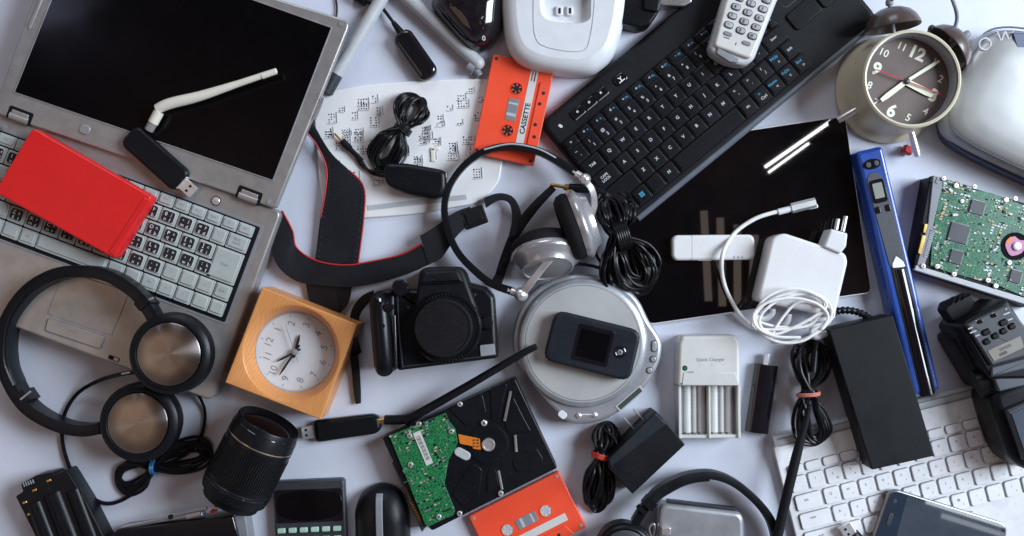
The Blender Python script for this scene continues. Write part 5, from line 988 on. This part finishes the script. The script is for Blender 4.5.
b.prism(roundp(fl_.L2(Zg([(330, 130), (430, 90), (700, -10), (760, 300), (555, 490), (430, 430), (380, 300)]), 22), 12), 8, 54, 9, bb=3, steps=5); b.tube(fl_.L3([(976, 384, 40), (1010, 372, 44), (1045, 360, 44)]), 14, 14, n=28); fh = fl_.part('flash_head', b, blk)
b = MB(); b.prism(roundp(fl_.L2(Zg([(475, 225), (600, 170), (640, 420), (555, 450)]), 60), 2), 54, 60, 2.5, 0); fl_.part('head_rim', b, dgrey, fh)
b = MB(); b.prism(roundp(fl_.L2(Zg([(500, 240), (600, 195), (630, 390), (560, 415)]), 62), 1.2), 59, 61, .5); fl_.part('diffuser_window', b, mat('flash_diffuser', (.045, .06, .09), .25), fh)
# ================================================================ WHITE KEYBOARD
wk = Thing('keyboard', 'white flat keyboard with pale island keys, lying in the bottom right corner', 'keyboard', 772, 444, 14.4, zt=8)
b = MB(); b.prism(roundp([(0, 0), (285, 0), (285, -160), (0, -160)], 9), 2, 9, 1, bb=2); b.tube([(2, 1, 6), (285, 1, 6)], 6.5, 4.5, n=24, m=3); b.tube([(6, -3.4, 8.9), (283, -3.4, 8.9)], .9, n=6, m=2); b.tube([(6, 3.4, 10.1), (283, 3.4, 10.1)], .6, n=6, m=2); wk.part('body', b, [alw, alw, mgrey, lgrey])  # rear tube greyer than the body, its shade put into the colour
kc = mat('white_key_plastic', (.70, .71, .745), .4, var=.05)
for w_ in ():  pass
def wkey(u, v, w, h, t='', t2=''):
    q = MB(); q.prism(rr(w+1.3, h+1.3, 2.4, u+w/2-.3, -v-h/2+.3), 8.8, 9.15, 0, 1); q.prism(rr(w+.2, h+.2, 2.2, u+w/2, -v-h/2), 9.05, 11.2, .5)
    if t: q.text(t, 2.6, u+w*.42, -v-h*.36, 11.25, m=2, wmax=w-5)
    if t2: q.text(t2, 1.9, u+w*.68, -v-h*.7, 11.25, m=2, wmax=w-6)
    wk.part('key', q, [kc, mgrey, mgrey])
for i in range(14): wkey(8.5+17.9*i, 25.5, 14.8, 7.8, 'esc' if i == 0 else '')
for i in range(14): wkey(8+18*i, 36.7, 15 if i < 13 else 24, 15, '`1234567890-='[i] if i < 13 else 'del', '~!@#$%^&*()_+'[i] if i < 13 else '')
wkey(8, 55.6, 25, 15, 'tab'); [wkey(37+18*i, 55.6, 15, 15, c, 'aeioubkrwmpqtz'[i]) for i, c in enumerate('QWERTYUIOP[]')]
wkey(8, 74.5, 30, 15, 'caps'); [wkey(41.5+18*i, 74.5, 15, 15, c, 'nhyrvkaismud'[i]) for i, c in enumerate("ASDFGHJKL;'")]
wkey(8, 93.4, 38, 15, 'shift'); [wkey(50+18*i, 93.4, 15, 15, c, 'bcdjolxzsf'[i]) for i, c in enumerate("ZXCVBNM,./")]; wkey(230, 93.4, 34, 15, 'shift')
wkey(240, 74.5, 24, 15, ''); wkey(253.5, 55.6, 14, 15, '')
for i, w in enumerate((15, 15, 15, 19)): wkey(8+18*i, 113.8, w, 15, ('fn', 'ctrl', 'alt', 'cmd')[i])
wkey(84, 113.8, 92, 15)
# ================================================================ SMARTPHONE
sp_ = Thing('smartphone', 'smartphone with a blank glossy screen, lying across the white keyboard keys', 'smartphone', 940, 535, -17.5, z=11.5, zt=19)
b = MB(); b.prism(roundp(sp_.L2([(890.5, 487.5), (1009, 524.5), (993, 590), (868, 552)], 19), 10), 0, 7.6, 1.5, bb=2); sp_.part('rim', b, mat('smartphone_rim', (.30, .31, .33), .3, .8))
pg_ = inset(roundp(sp_.L2([(890.5, 487.5), (1009, 524.5), (993, 590), (868, 552)], 19), 10), 1.8)
sg = mat('smartphone_glass', (.02, .03, .05), .015)
b = MB(); b.prism(pg_, 7.2, 8.1, .3); sp_.part('front_glass', b, sg)
b = MB(); b.prism(roundp(sp_.L2([(907, 496), (1002, 525.5), (986, 580), (893, 548)], 19), 1), 8, 8.25, 0); sp_.part('screen', b, mat('smartphone_display', (.05, .06, .08), .02))
q = MB(); x, y, _ = sp_.L(890, 519.5, 20); q.prism(rr(4.4, 13, 2.1, x, y), 8, 8.6, .2, 0); sp_.part('home_button', q, dgrey)
q = MB(); x, y, _ = sp_.L(895, 501, 20); q.prism(rr(4, 4, 1.9, x, y), 8, 8.5, .1, 0); sp_.part('sensor', q, dgrey)
# ================================================================ SMALL USB CABLE
uc = Thing('usb_cable', 'black USB cable end with a metal plug, on the white keyboard keys', 'cable', 850, 530, 32, z=11, zt=20)
b = MB(); b.box(-2, 0, 13, 13, 3, 9, .5, 0, .8); b.box(-3.5, 2.8, 2.4, 2.4, 8.9, 9.1, 0, 1, .1); b.box(-3.5, -2.8, 2.4, 2.4, 8.9, 9.1, 0, 1, .1); uc.root = None
uc.rot = math.radians(122-90); uc.part('metal_plug', b, [chrome, blkm])
b = MB(); b.tube(uc.L3([(853, 534, 17), (864, 548, 17), (872, 566, 17)]), 6, n=14); uc.part('grip', b, blk)
# ================================================================ BOTTOM HEADPHONES AND SILVER BOX
bh_ = Thing('headphones', 'black over-ear headphones arching round the silver metal box, at the bottom edge', 'headphones', 700, 530, 0)
b = MB(); b.tube(bh_.L3([(650, 500, 26), (659, 490, 25), (677, 480, 24), (694, 475, 23), (713, 474.5, 22), (733, 482, 20), (752, 497, 18), (766, 513, 16), (774, 530, 15), (779, 555, 14)]), 4, lambda f: 8, n=12, sq=True); hb2 = bh_.part('headband', b, blk)
b = MB(); b.tube(bh_.L3([(650, 503, 24), (662, 493.5, 24), (680, 483.5, 23), (694, 479, 22), (708, 477.5, 21)]), 3.6, 7, n=12); bh_.part('headband_pad', b, blkm, hb2)
b = MB(); b.tube(bh_.L3([(652, 499, 26), (646, 506, 26)]), 6, 8, n=12, sq=True); bh_.part('slider', b, blk, hb2)
b = MB(); b.tube(bh_.L3([(647, 504, 25), (641, 512, 25), (635, 522, 24)]), 4.4, 6, n=12, sq=True); b.tube(bh_.L3([(643, 508, 30), (640, 511, 30)]), 5.6, 3, n=10, sq=True); bh_.part('arm', b, blk, hb2)
cup(bh_, 625, 553, 36, (0, 0, 1), 29, 22, discm=dgrey)
cup(bh_, 775, 590, 36, (0, 0, 1), 29, 22, discm=dgrey)
b = MB(); b.tube(bh_.L3([(651, 536, 14), (649, 528, 16), (654, 524, 18), (654, 534, 14), (650, 545, 6)]), 1.2); b.box(*bh_.L(666, 531, 24)[:2], 9, 7, 20, 25, .8, 0, .8); bh_.part('metal_clip', b, chrome)
sb = Thing('metal_box', 'silver metal box with rounded corners, inside the arch of black headphones', 'metal box', 700, 540, -4, zt=20)
b = MB(); b.prism(roundp(sb.L2([(659, 503), (744, 513), (746, 575), (655, 575)], 20), 9), 0, 20, 4.5, bb=3, steps=5); sb.part('case', b, silv)
b = MB(); b.prism(roundp(sb.L2([(668, 501.2), (738, 509.5), (738, 511), (668, 503)], 19), .4), 6, 17, .5); sb.part('edge_slot', b, dgrey)
